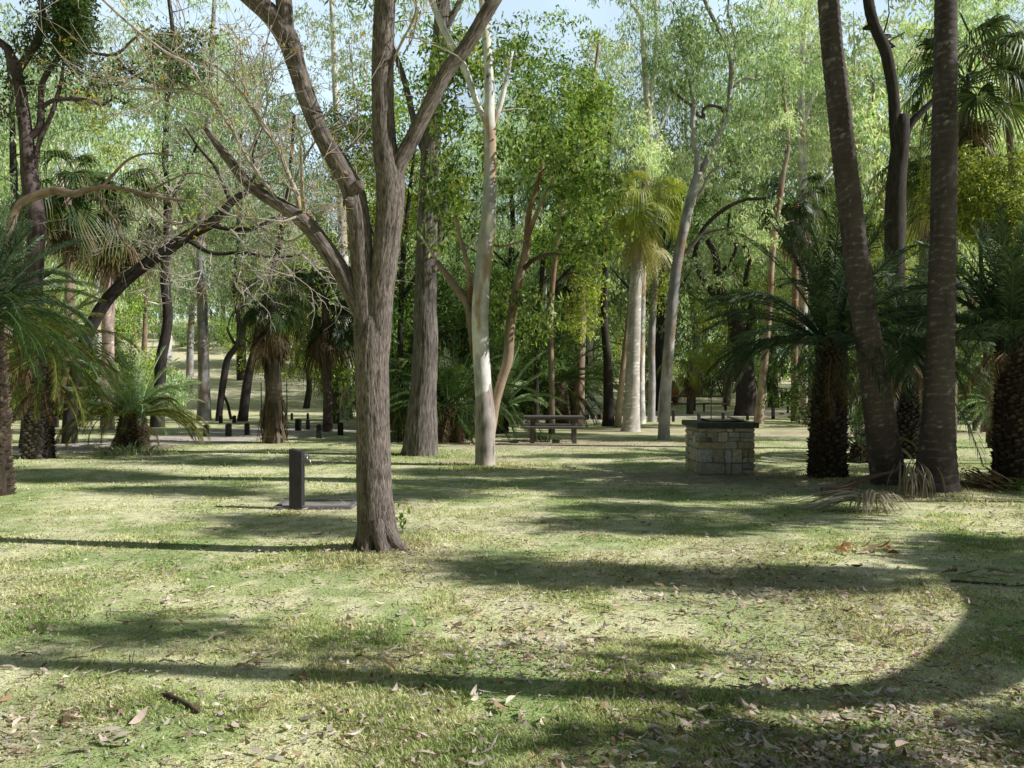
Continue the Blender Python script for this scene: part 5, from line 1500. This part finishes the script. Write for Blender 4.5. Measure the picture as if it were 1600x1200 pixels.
# stone barbecue
def barbecue():
    w, dp, h = 0.96, 1.22, 0.80
    p = base(1136, 742); p0 = np.array([p[0], p[1]+dp/2-0.02, p[2]])
    t = thing('stone_barbecue', 'square sandstone block barbecue with a dark slab top on the right of the lawn', 'barbecue', p0)
    core = MB(); box(core, (0, 0, h/2-0.04), (w-0.05, dp-0.05, h+0.08)); core.obj('mortar_core', M['mortar'], t, smooth=False, local=False)
    st = MB()
    pal = np.array([(0.62, 0.53, 0.39), (0.54, 0.49, 0.42), (0.72, 0.65, 0.54), (0.44, 0.41, 0.38), (0.66, 0.61, 0.53), (0.58, 0.46, 0.32), (0.52, 0.51, 0.50)])
    def wall(org, du, dv, length):
        # coursed rubble; du along the wall, dv outward
        z = 0.0
        rows = [[0.27, 0.15, 0.22, 0.10, 0.06], [0.20, 0.24, 0.12, 0.17, 0.07]][rng.integers(0, 2)]
        for rh in rows:
            u = 0.0
            while u < length-0.01:
                bl = min(rng.choice([0.12, 0.2, 0.3, 0.42])*rng.uniform(0.85, 1.2), length-u)
                if length-u-bl < 0.09: bl = length-u
                sub = [(0, rh)] if rng.uniform() > 0.4 or rh < 0.16 else [(0, rh*0.42), (rh*0.42, rh*0.58)]
                for a, b_ in sub:
                    c = np.array(org)+np.array(du)*(u+bl/2)+np.array([0, 0, z+a+b_/2])
                    th = 0.10; out = rng.uniform(-0.004, 0.010)
                    sz = np.abs(np.array(du))*(bl-0.014)+np.abs(np.array(dv))*th+np.array([0, 0, b_-0.014])
                    box(st, c+np.array(dv)*(out-th/2), sz, pal[rng.integers(0, 7)]*rng.uniform(0.8, 1.15), bev=0.016, jit=0.005)
                u += bl
            z += rh
    wall((-w/2, -dp/2, 0), (1, 0, 0), (0, -1, 0), w)
    wall((-w/2, dp/2, 0), (1, 0, 0), (0, 1, 0), w)
    wall((-w/2-0.002, -dp/2+0.1, 0), (0, 1, 0), (-1, 0, 0), dp-0.2)
    wall((w/2+0.002, -dp/2+0.1, 0), (0, 1, 0), (1, 0, 0), dp-0.2)
    st.obj('stonework', M['stone'], t, smooth=False, local=False)
    s = MB(); box(s, (0, 0, h+0.045), (w+0.10, dp+0.12, 0.09), bev=0.012); s.obj('top_slab', M['slab'], t, smooth=False, local=False)
    hp = MB(); box(hp, (0.08, 0.1, h+0.10), (0.62, 0.66, 0.018), bev=0.004)
    for sx in (-1, 1): box(hp, (0.08+sx*0.30, 0.1, h+0.118), (0.02, 0.62, 0.03), bev=0.003)
    hp.obj('hotplate', M['steel'], t, smooth=False, local=False)
    ti = MB(); box(ti, (0.30, -0.2, h+0.125), (0.34, 0.30, 0.012), rot=Matrix.Rotation(0.22, 3, 'Y')@Matrix.Rotation(0.1, 3, 'X')); ti.obj('tilted_lid', M['steel'], t, smooth=False, local=False)
    pl = MB(); box(pl, (-w/2-0.015, -0.30, 0.60), (0.012, 0.16, 0.12), (0.6, 0.6, 0.58)); pl.obj('pale_square', M['white'], t, smooth=False, local=False)  # plain pale square on the left face
    pn = MB(); box(pn, (-0.31, -dp/2-0.013, 0.60), (0.085, 0.008, 0.085), (0.6, 0.6, 0.58)); pn.obj('plaque', M['concrete'], t, smooth=False, local=False)


barbecue()


# tap post with its drain
def tap_post():
    p0 = base(464, 794); d = p0[1]
    w = 20/F*d; h = 95/F*d
    t = thing('tap_post', 'dark square timber post carrying a small garden tap, left of the main tree', 'tap post', p0)
    mb = MB()
    hw = w/2
    v = np.array([(-hw, -hw, -0.1), (hw, -hw, -0.1), (hw, hw, -0.1), (-hw, hw, -0.1), (-hw, -hw, h), (hw, -hw, h-0.035), (hw, hw, h-0.035), (-hw, hw, h)])
    mb.add(v, [[0, 1, 5, 4], [1, 2, 6, 5], [2, 3, 7, 6], [3, 0, 4, 7], [4, 5, 6, 7], [3, 2, 1, 0]], None, (0.03, 0.03, 0.03))
    o = mb.obj('post', M['timber_dark'], t, smooth=False, local=False)
    bm = o.modifiers.new('bevel', 'BEVEL'); bm.width = 0.008; bm.segments = 2
    tp = MB(); z = h-0.14
    tube(tp, np.array([[hw-0.01, -0.02, z], [hw+0.05, -0.02, z], [hw+0.085, -0.02, z-0.012], [hw+0.10, -0.02, z-0.06]]), np.array([0.013, 0.013, 0.012, 0.011]), 10, (0.4, 0.4, 0.36))
    tube(tp, np.array([[hw+0.05, -0.02, z], [hw+0.05, -0.02, z+0.045]]), np.array([0.009, 0.008]), 8, (0.4, 0.4, 0.36))
    tp.obj('tap', M['brass'], t, local=False)
    hd = MB(); box(hd, (hw+0.05, -0.02, z+0.052), (0.065, 0.016, 0.014), bev=0.004); hd.obj('tap_handle', M['plastic'], t, smooth=False, local=False)
    # concrete-edged drain
    g = base(497, 789)
    dr = thing('drain_surround', 'low concrete kerb frame of the gravel drain at the foot of the tap post', 'drain', g)
    L, W = 0.98, 0.62; zz = 0.0
    fr = MB()
    for c, s in (((0, -W/2, zz), (L, 0.07, 0.10)), ((0, W/2, zz), (L, 0.07, 0.10)), ((-L/2+0.035, 0, zz-0.002), (0.07, W-0.072, 0.10)), ((L/2-0.035, 0, zz-0.002), (0.07, W-0.072, 0.10))):
        box(fr, c, s, bev=0.008)
    fr.obj('kerb', M['concrete'], dr, smooth=False, local=False)
    gr = MB(); box(gr, (0, 0, -0.005), (L-0.142, W-0.072, 0.06)); gr.obj('gravel_fill', M['mortar'], dr, smooth=False, local=False)
    dr.rotation_euler = (0, 0, 0.02)


tap_post()

# bollards along the road
BG = 'short dark timber bollards along the road'
BOL = [(322, 682, 18, 7), (357, 682, 19, 8), (386, 680, 18, 7), (499, 685, 21, 8.5), (532, 680, 19, 8), (466, 673, 18, 8), (481, 671, 15, 6), (617, 672, 14, 7), (633, 671, 18, 7),
       (345, 661, 11, 5), (366, 661, 11, 5), (293, 661, 10, 5), (456, 656, 10, 4), (481, 656, 10, 3.5), (88, 668, 16, 6), (66, 664, 14, 5),
       (1052, 659, 18, 4.5), (1092, 658, 12, 4.5), (1130, 657, 12, 4.5), (1168, 657, 13, 4.5), (1208, 655, 25, 4.5), (1100, 643, 12, 3), (1231, 646, 11, 3), (1290, 655, 13, 4), (1345, 654, 12, 4)]
BLAB = {0: 'short dark bollard below the straight grey-brown trunk, leftmost of the near row', 1: 'short dark bollard in front of the thin crooked trunk', 2: 'short dark bollard just left of the shaggy fan palm',
        3: 'short dark bollard midway between the shaggy fan palm and the main tree', 4: 'short dark bollard nearest the left side of the main tree', 5: 'wide dark bollard just right of the shaggy fan palm base', 6: 'dark bollard with a pale edge touching the wide bollard by the shaggy palm',
        7: 'dark bollard seen between the main tree and the thick furrowed trunk', 8: 'dark bollard half hidden by the thick furrowed trunk',
        14: 'dark bollard right of the leaning dark stem near the left edge', 15: 'dark bollard behind the cycad pair near the left edge',
        16: 'thin dark bollard just right of the leaning silver gum foot', 17: 'dark bollard above the left corner of the stone barbecue', 18: 'dark bollard above the middle of the stone barbecue', 19: 'dark bollard above the right half of the stone barbecue', 20: 'tall dark bollard right of the wavy tan trunk',
        21: 'small far bollard beyond the road above the barbecue', 22: 'small far bollard left of the pure white gum', 23: 'far bollard beside the big dark cycad trunk', 24: 'far bollard behind the leaning tall palm trunk',
        9: 'small far bollard left of the crooked trunk foot', 10: 'small far bollard right of the crooked trunk foot', 11: 'small far bollard left of the straight grey-brown trunk', 12: 'small far bollard beyond the wide bollard, left of two', 13: 'small far bollard beyond the wide bollard, right of two'}


def bollard(label, px, py, hp, wp, mat='timber_dark', group=BG):
    p = base(px, py); d = p[1]; h = hp/F*d; w = wp/F*d
    t = thing('bollard', label, 'bollard', p, group, rng.uniform(-0.3, 0.3))
    mb = MB(); box(mb, (0, 0, h/2-0.1), (w, w, h+0.2), bev=0.015)
    mb.obj('post', M[mat], t, smooth=False, local=False)
    cp = MB(); v = np.array([[-w*0.5, -w*0.5, h+0.0025], [w*0.5, -w*0.5, h+0.0025], [w*0.5, w*0.5, h+0.0025], [-w*0.5, w*0.5, h+0.0025], [0, 0, h+0.03]])*np.array([0.93, 0.93, 1])
    cp.add(v, None, [[0, 1, 4], [1, 2, 4], [2, 3, 4], [3, 0, 4]], (0.1, 0.1, 0.1)); cp.obj('weathered_cap', M['timber_grey'], t, smooth=False, local=False)
    return t


for i, b_ in enumerate(BOL): bollard(BLAB[i], *b_)
bollard('pale timber post left of the blackish crooked trunk', 941, 656, 17, 5, 'pale_post', 'pale timber posts')
bollard('whitish post left of the wavy tan trunk', 1171, 642, 14, 4.5, 'white', 'pale timber posts')
bollard('pinkish post touching the wavy tan trunk', 1178, 645, 15, 4, 'pale_post', 'pale timber posts')


def stake(label, px, py, top):
    p = base(px, py); d = p[1]; h = (py-top)/F*d
    t = thing('thin_stake', label, 'stake', p)
    mb = MB(); tube(mb, np.array([p-[0, 0, 0.1], p+[0.01, 0, h/2], p+[0.0, 0, h]]), np.array([0.02, 0.018, 0.016]), 8, (0.05, 0.045, 0.04)); mb.obj('rod', M['timber_dark'], t)
    cp = MB(); tube(cp, np.array([p+[0, 0, h+0.002], p+[0, 0, h+0.03]]), np.array([0.024, 0.02]), 8, (0.05, 0.045, 0.04)); cp.obj('cap', M['timber_dark'], t)


stake('thin dark upright stake behind the left half of the stone barbecue', 1111, 662, 588)
stake('thin dark stake just right of the shaggy fan palm', 448, 672, 598)
stake('thin dark stake just left of the shaggy fan palm', 408, 676, 600)
stake('thin stake at the foot of the leaning dark stem near the left edge', 82, 715, 640)


# far rail fence
def rail_fence(label, p0, L, n, rz=0.0, h=0.95):
    t = thing('rail_fence', label, 'fence', p0, None, rz)
    for i in range(n):
        mb = MB(); box(mb, ((i/(n-1)-0.5)*L, 0, h/2-0.1), (0.14, 0.14, h+0.2), bev=0.01); mb.obj('fence_post', M['timber_dark'], t, smooth=False, local=False)
    for z in (h*0.42, h*0.88):
        mb = MB(); box(mb, (0, -0.10, z), (L+0.2, 0.055, 0.11), bev=0.008); mb.obj('rail', M['timber_grey'], t, smooth=False, local=False)


rail_fence('two-rail timber fence beyond the road right of the leaning silver gum', gpos(1085, 50), 3.6, 3)
rail_fence('long timber rail fence far behind the big dark cycad on the right', gpos(1330, 56), 9, 6)
rail_fence('low rail fence far left behind the leaning cycads', gpos(110, 44), 6.5, 5)


def car(label, p0, rz):
    t = thing('parked_car', label, 'car', p0, None, rz)
    L, W = 4.3, 1.76
    prof = [(-2.1, 0.35), (-2.15, 0.62), (-2.12, 0.98), (-1.98, 1.08), (-1.75, 1.50), (-1.5, 1.62), (-0.2, 1.64), (0.35, 1.56), (1.05, 1.06), (1.85, 0.94), (2.12, 0.74), (2.15, 0.42), (2.05, 0.30), (-2.0, 0.28)]
    n = len(prof)
    mb = MB(); V = []
    for y, k in ((-1, 0.93), (-0.94, 1.0), (0.94, 1.0), (1, 0.93)):
        for x, z in prof:
            tuck = 1.0 if z < 1.08 else lerp(1.0, 0.80, (z-1.08)/0.56)
            V.append((x*(1 if abs(y) < 1 else 0.985), y*W/2*tuck, 0.95+(z-0.95)*k))
    q = []
    for s in range(3):
        for i in range(n): q.append([s*n+i, s*n+(i+1) % n, (s+1)*n+(i+1) % n, (s+1)*n+i])
    c0 = len(V); V.append((0, -W/2*0.95, 0.8)); V.append((0, W/2*0.95, 0.8))
    tr = [[c0, (i+1) % n, i] for i in range(n)]+[[c0+1, 3*n+i, 3*n+(i+1) % n] for i in range(n)]
    mb.add(V, q, tr, (0.4, 0.02, 0.02)); mb.obj('body', M['paint_red'], t, smooth=False, local=False)
    def pane(pts, name='window', mat='glass_dark'):
        m_ = MB(); m_.add(np.array(pts), [[0, 1, 2, 3]], None, (0.05, 0.05, 0.05)); return m_.obj(name, M[mat], t, smooth=False, local=False)
    pane([(-1.99, -0.66, 1.12), (-1.99, 0.66, 1.12), (-1.79, 0.56, 1.47), (-1.79, -0.56, 1.47)], 'rear_window')
    pane([(0.42, -0.62, 1.55), (0.42, 0.62, 1.55), (1.06, 0.72, 1.10), (1.06, -0.72, 1.10)], 'windscreen')
    for s in (-1, 1):
        f = lambda z: s*(W/2*lerp(1.0, 0.80, (z-1.08)/0.56)+0.012)
        pane([(-1.62, f(1.12), 1.12), (-0.35, f(1.12), 1.12), (-0.35, f(1.5), 1.5), (-1.5, f(1.5), 1.5)]); pane([(-0.25, f(1.12), 1.12), (0.8, f(1.12), 1.12), (0.25, f(1.5), 1.5), (-0.25, f(1.5), 1.5)])
        m_ = MB(); box(m_, (-2.13, s*0.68, 0.88), (0.06, 0.28, 0.2), bev=0.01); m_.obj('tail_light', M['lamp_red'], t, smooth=False, local=False)
        m_ = MB(); box(m_, (2.06, s*0.62, 0.74), (0.10, 0.32, 0.14), bev=0.01); m_.obj('headlight', M['chrome'], t, smooth=False, local=False)
        for x in (-1.32, 1.34):
            w = MB(); tube(w, np.array([[x, s*(W/2-0.17), 0.32], [x, s*(W/2+0.02), 0.32]]), np.array([0.32, 0.32]), 24, (0.02, 0.02, 0.02)); wo = w.obj('wheel', M['rubber'], t, local=False)
            r2 = MB(); tube(r2, np.array([[x, s*(W/2+0.02), 0.32], [x, s*(W/2+0.035), 0.32]]), np.array([0.2, 0.19]), 18, (0.5, 0.5, 0.5)); r2.obj('rim', M['chrome'], wo, local=False)
    m_ = MB(); box(m_, (-2.16, 0, 0.52), (0.08, 1.6, 0.2), bev=0.02); m_.obj('bumper', M['rubber'], t, smooth=False, local=False)
    m_ = MB(); box(m_, (-2.17, 0, 0.78), (0.03, 0.42, 0.12)); m_.obj('number_plate', M['plate'], t, smooth=False, local=False)


car('red car parked beyond the road behind the leaning silver gum', gpos(1029, 57), math.radians(92))


def stroller():
    p = base(921, 656)
    t = thing('stroller', 'small dark blue stroller standing beside the ringed palm trunk behind the picnic table', 'stroller', p, None, 0.5)
    fr = MB(); c = (0.06, 0.06, 0.07)
    for s in (-1, 1):
        for P in ([(0.32, s*0.22, 0.12), (0.05, s*0.22, 0.45), (-0.30, s*0.22, 0.98)], [(-0.30, s*0.22, 0.12), (0.0, s*0.22, 0.50), (0.1, s*0.22, 0.62)]):
            tube(fr, np.array(P), np.array([0.014]*3), 8, c)
    tube(fr, np.array([(-0.30, -0.22, 0.98), (-0.30, 0.22, 0.98)]), np.array([0.016, 0.016]), 8, c)
    fr.obj('frame', M['rubber'], t, local=False)
    se = MB(); box(se, (0.02, 0, 0.50), (0.38, 0.36, 0.06), bev=0.02); box(se, (-0.17, 0, 0.68), (0.06, 0.36, 0.36), bev=0.02, rot=Matrix.Rotation(-0.3, 3, 'Y')); se.obj('seat', M['blue'], t, smooth=False, local=False)
    ca = MB(); th = np.linspace(0.3, 2.6, 9)
    v = np.array([[(-0.08+0.30*math.cos(a), y, 0.72+0.30*math.sin(a)) for y in (-0.2, 0, 0.2)] for a in th]).reshape(-1, 3)
    ca.add(v, [[i*3+j, i*3+j+1, i*3+j+4, i*3+j+3] for i in range(8) for j in range(2)], None, (0.03, 0.06, 0.3)); ca.obj('canopy', M['blue'], t, local=False)
    for x in (0.32, -0.30):
        for s in (-1, 1):
            w = MB(); tube(w, np.array([[x, s*0.24-0.02, 0.12], [x, s*0.24+0.02, 0.12]]), np.array([0.12, 0.12]), 16, (0.02, 0.02, 0.02)); w.obj('wheel', M['rubber'], t, local=False)


stroller()


# ------------------------------------------------------------------ fallen things
def strands(name, label, cat, p0, fn, n, col, w=0.012, mat='litter'):
    t = thing(name, label, cat, p0); mb = MB()
    for i in range(n):
        P = np.array(fn(i)); 
        for k in range(len(P)): P[k][2] = max(P[k][2], float(gz(P[k][0], P[k][1]))+0.008)
        P, _ = resample(P, np.ones(len(P)), 0.06)
        T = np.gradient(P, axis=0); T /= np.linalg.norm(T, axis=1, keepdims=True)+1e-9
        S = np.cross(T, [0, 0, 1.0]+rng.normal(0, 0.4, 3)); S /= np.linalg.norm(S, axis=1, keepdims=True)+1e-9
        ww = (np.sin(np.linspace(0.25, 3.0, len(P)))*w)[:, None]
        v = np.stack([P-S*ww, P+S*ww], 1).reshape(-1, 3)
        q = [[2*k, 2*k+1, 2*k+3, 2*k+2] for k in range(len(P)-1)]
        mb.add(v, q, None, np.array(col[rng.integers(0, len(col))])*rng.uniform(0.7, 1.25))
    mb.obj('strands', M[mat], t, smooth=False)
    return t


g0 = base(1345, 800)
PALE = [(0.60, 0.53, 0.43), (0.48, 0.42, 0.34), (0.70, 0.63, 0.53)]


def f_pile(i):
    if i < 45:    # swept left from the crown of the heap
        a = g0+np.array([rng.normal(0.2, 0.06), rng.normal(0.1, 0.1), rng.uniform(0.08, 0.2)]); l = rng.uniform(0.5, 1.1)
        return [a, a+[-l*0.4, rng.normal(0, 0.05), 0.04], a+[-l, rng.normal(0.05, 0.12), -0.12]]
    a = g0+np.array([rng.normal(0.15, 0.08), rng.normal(0.05, 0.08), rng.uniform(0.12, 0.24)]); t = rng.uniform(-2.5, -0.2); l = rng.uniform(0.25, 0.5)
    return [a, a+[math.cos(t)*l*0.5, math.sin(t)*l*0.5, 0.02], a+[math.cos(t)*l, math.sin(t)*l, -0.25]]


strands('fallen_frond', 'heap of pale dried fan palm strands on the grass in front of the leaning palm', 'dead frond', g0, f_pile, 95, PALE, 0.011)
g1 = base(1522, 770)


def f_pile2(i):
    a = g1+np.array([rng.uniform(-0.28, 0.2), rng.normal(0.1, 0.15), rng.uniform(0.02, 0.3)]); l = rng.uniform(0.25, 0.6)
    return [a, a+[l*0.5, rng.normal(0, 0.1), rng.uniform(-0.12, 0.03)], a+[l, rng.normal(0, 0.15), -0.25]]


strands('fallen_frond', 'reddish-brown pile of broken dead fronds right of the upright tall palm foot', 'dead frond', g1, f_pile2, 80, [(0.30, 0.19, 0.12), (0.42, 0.30, 0.2), (0.2, 0.12, 0.08)], 0.014)
g2 = base(1412, 778)


def f_pile3(i):
    a = g2+np.array([rng.normal(0.06, 0.1), rng.normal(-0.1, 0.08), rng.uniform(0.25, 0.5)]); t = rng.uniform(-2.8, -0.3); l = rng.uniform(0.2, 0.4)
    return [a, a+[math.cos(t)*l*0.3, math.sin(t)*l*0.3, -0.12], a+[math.cos(t)*l*0.5, math.sin(t)*l*0.5, -0.45]]


strands('fallen_frond', 'grey hanging dead leaf tuft wedged between the feet of the two tall palms', 'dead frond', g2, f_pile3, 55, [(0.28, 0.25, 0.21), (0.2, 0.16, 0.12), (0.36, 0.31, 0.25)], 0.012)


def sheath():
    a = at(1283, 778, 12.0); a[2] = float(gz(a[0], a[1]))+0.03
    t = thing('fallen_leaf_stalk', 'long purplish-brown fallen palm leaf stalk leaning on the foot of the leaning palm', 'leaf stalk', a)
    mb = MB(); P = np.array([a, at(1315, 766, 11.9), at(1350, 748, 11.9), at(1385, 739, 11.9), at(1402, 732, 11.95), at(1407, 715, 12)])
    P, R = resample(P, [0.085, 0.075, 0.035, 0.018, 0.014, 0.01], 0.05)
    tube(mb, P, R, 12, (0.15, 0.105, 0.095)); mb.obj('stalk', M['bark_dark'], t)
    ed = MB()
    for s in (-1, 1):
        Q = P+np.array([0, -0.02, 0.0])+np.stack([np.zeros(len(P)), -R*0.6, s*R*0.75], -1); tube(ed, Q[:10], R[:10]*0.25, 6, (0.2, 0.14, 0.11))
    ed.obj('sheath_edge', M['bark_dark'], t)


sheath()


def bark_bits(label, px, py, n, cols, size, name='bark_strip', cat='bark'):
    p = base(px, py); t = thing(name, label, cat, p); mb = MB()
    m_ = n; x = p[0]+rng.normal(0, size*0.9, m_); y = p[1]+rng.normal(0, size*0.5, m_)
    col = np.array(cols)[rng.integers(0, len(cols), m_)]*rng.uniform(0.8, 1.2, (m_, 1))
    curled(mb, x, y, rng.uniform(0.5, 1.4, m_)*size, rng.uniform(0.1, 0.22, m_)*size*1.4, col, 0.015)
    mb.obj('curled_pieces', M['litter'], t, smooth=False)


bark_bits('orange-brown curled bark strips on the sunny grass in front of the tall palms', 1385, 866, 9, [(0.45, 0.2, 0.08), (0.34, 0.14, 0.06), (0.5, 0.36, 0.24)], 0.24)
bark_bits('brown bark curls on the grass below the right edge', 1512, 902, 7, [(0.28, 0.18, 0.12), (0.2, 0.12, 0.08)], 0.2)
bark_bits('cluster of pale brown leaf scraps at the feet of the two tall palms', 1395, 778, 8, [(0.40, 0.24, 0.15), (0.34, 0.28, 0.24)], 0.2)


def stick(label, pts, r, col):
    P = np.array([base(a, b) for a, b in pts])+np.array([0, 0, r*0.8]); t = thing('fallen_stick', label, 'stick', P[0])
    mb = MB(); P, R = resample(P, np.linspace(r, r*0.5, len(P)), 0.03)
    P = P+rng.normal(0, r*0.15, P.shape)
    tube(mb, P, R, 8, col, ridge=r*0.15, rfreq=60); mb.obj('wood', M['bark_dark'], t)


stick('dark broken stick lying on the grass at the bottom left', [(256, 1096), (275, 1105), (292, 1113), (310, 1124)], 0.017, (0.12, 0.09, 0.07))
stick('thin dark twig in the sunny patch of the foreground grass', [(1156, 1064), (1172, 1069), (1190, 1076)], 0.006, (0.12, 0.08, 0.06))
stick('fallen grey branch on the grass at the far right', [(1485, 910), (1530, 913), (1600, 918)], 0.012, (0.16, 0.13, 0.11))
clump('grass tuft sprouting at the foot of the right edge cycad', base(1578, 768), 0.25, 70, 0.25, [(0.2, 0.32, 0.06), (0.12, 0.22, 0.04)], 'grass_tuft', 'grass tuft', 1.2)
clump('leafy green sprout on the foot of the upright tall palm', base(1440, 770), 0.12, 30, 0.2, [(0.1, 0.2, 0.04), (0.15, 0.28, 0.05)], 'grass_tuft', 'grass tuft', 1.2)

# ================================================================== LIGHT AND CAMERA
w = bpy.data.worlds.new('World'); SC.world = w; w.use_nodes = True
nt = w.node_tree; bg = nt.nodes['Background']
sky = nt.nodes.new('ShaderNodeTexSky'); sky.sky_type = 'NISHITA'; sky.sun_disc = False
sky.sun_elevation = ELEV
sky.sun_rotation = math.atan2(SUND[0], SUND[1])
sky.air_density = 1.0; sky.dust_density = 1.0; sky.ozone_density = 1.0
# an added bank of bright cloud that lifts the low sky behind the wood
wl = nt.links; wn = nt.nodes
tcw = wn.new('ShaderNodeTexCoord')
cn = wn.new('ShaderNodeTexNoise'); cn.inputs['Scale'].default_value = 2.6; cn.inputs['Detail'].default_value = 5
wl.new(tcw.outputs['Generated'], cn.inputs['Vector'])
c1 = wn.new('ShaderNodeMapRange'); c1.inputs[1].default_value = 0.38; c1.inputs[2].default_value = 0.62; c1.inputs[3].default_value = 0.62; c1.inputs[4].default_value = 1.0
wl.new(cn.outputs['Fac'], c1.inputs[0])
sx = wn.new('ShaderNodeSeparateXYZ'); wl.new(tcw.outputs['Generated'], sx.inputs[0])
m1 = wn.new('ShaderNodeMapRange'); m1.inputs[1].default_value = 0.35; m1.inputs[2].default_value = 0.75; wl.new(sx.outputs['Y'], m1.inputs[0])
m2 = wn.new('ShaderNodeMapRange'); m2.inputs[1].default_value = 0.75; m2.inputs[2].default_value = 0.45; wl.new(sx.outputs['Z'], m2.inputs[0])
mm = wn.new('ShaderNodeMath'); mm.operation = 'MULTIPLY'; wl.new(m1.outputs[0], mm.inputs[0]); wl.new(m2.outputs[0], mm.inputs[1])
m3 = wn.new('ShaderNodeMath'); m3.operation = 'MULTIPLY'; wl.new(mm.outputs[0], m3.inputs[0]); wl.new(c1.outputs[0], m3.inputs[1])
mxw = wn.new('ShaderNodeMix'); mxw.data_type = 'RGBA'; mxw.inputs['B'].default_value = (20.0, 25.5, 30.5, 1)
wl.new(m3.outputs[0], mxw.inputs['Factor']); wl.new(sky.outputs[0], mxw.inputs['A'])
wl.new(mxw.outputs['Result'], bg.inputs['Color']); bg.inputs['Strength'].default_value = 0.0425
sl = bpy.data.lights.new('sun', 'SUN'); sl.energy = 5.0; sl.angle = math.radians(0.53); sl.color = (1.0, 0.97, 0.915)
so = bpy.data.objects.new('sun', sl); COL.objects.link(so)
so.rotation_euler = Vector(-SUND).to_track_quat('-Z', 'Y').to_euler()
so.location = (30, -5, 30)

cam = bpy.data.cameras.new('camera'); co = bpy.data.objects.new('camera', cam); COL.objects.link(co)
cam.sensor_width = 36; cam.lens = 36*F/1600; cam.clip_end = 2000; cam.clip_start = 0.05
co.location = (0, 0, H); co.rotation_euler = (math.radians(90), 0, 0)
SC.camera = co
SC.view_settings.view_transform = 'Standard'; SC.view_settings.look = 'None'; SC.view_settings.exposure = 0
SC.cycles.max_bounces = 5; SC.cycles.diffuse_bounces = 2; SC.cycles.glossy_bounces = 2; SC.cycles.transmission_bounces = 3
SC.cycles.sample_clamp_indirect = 4
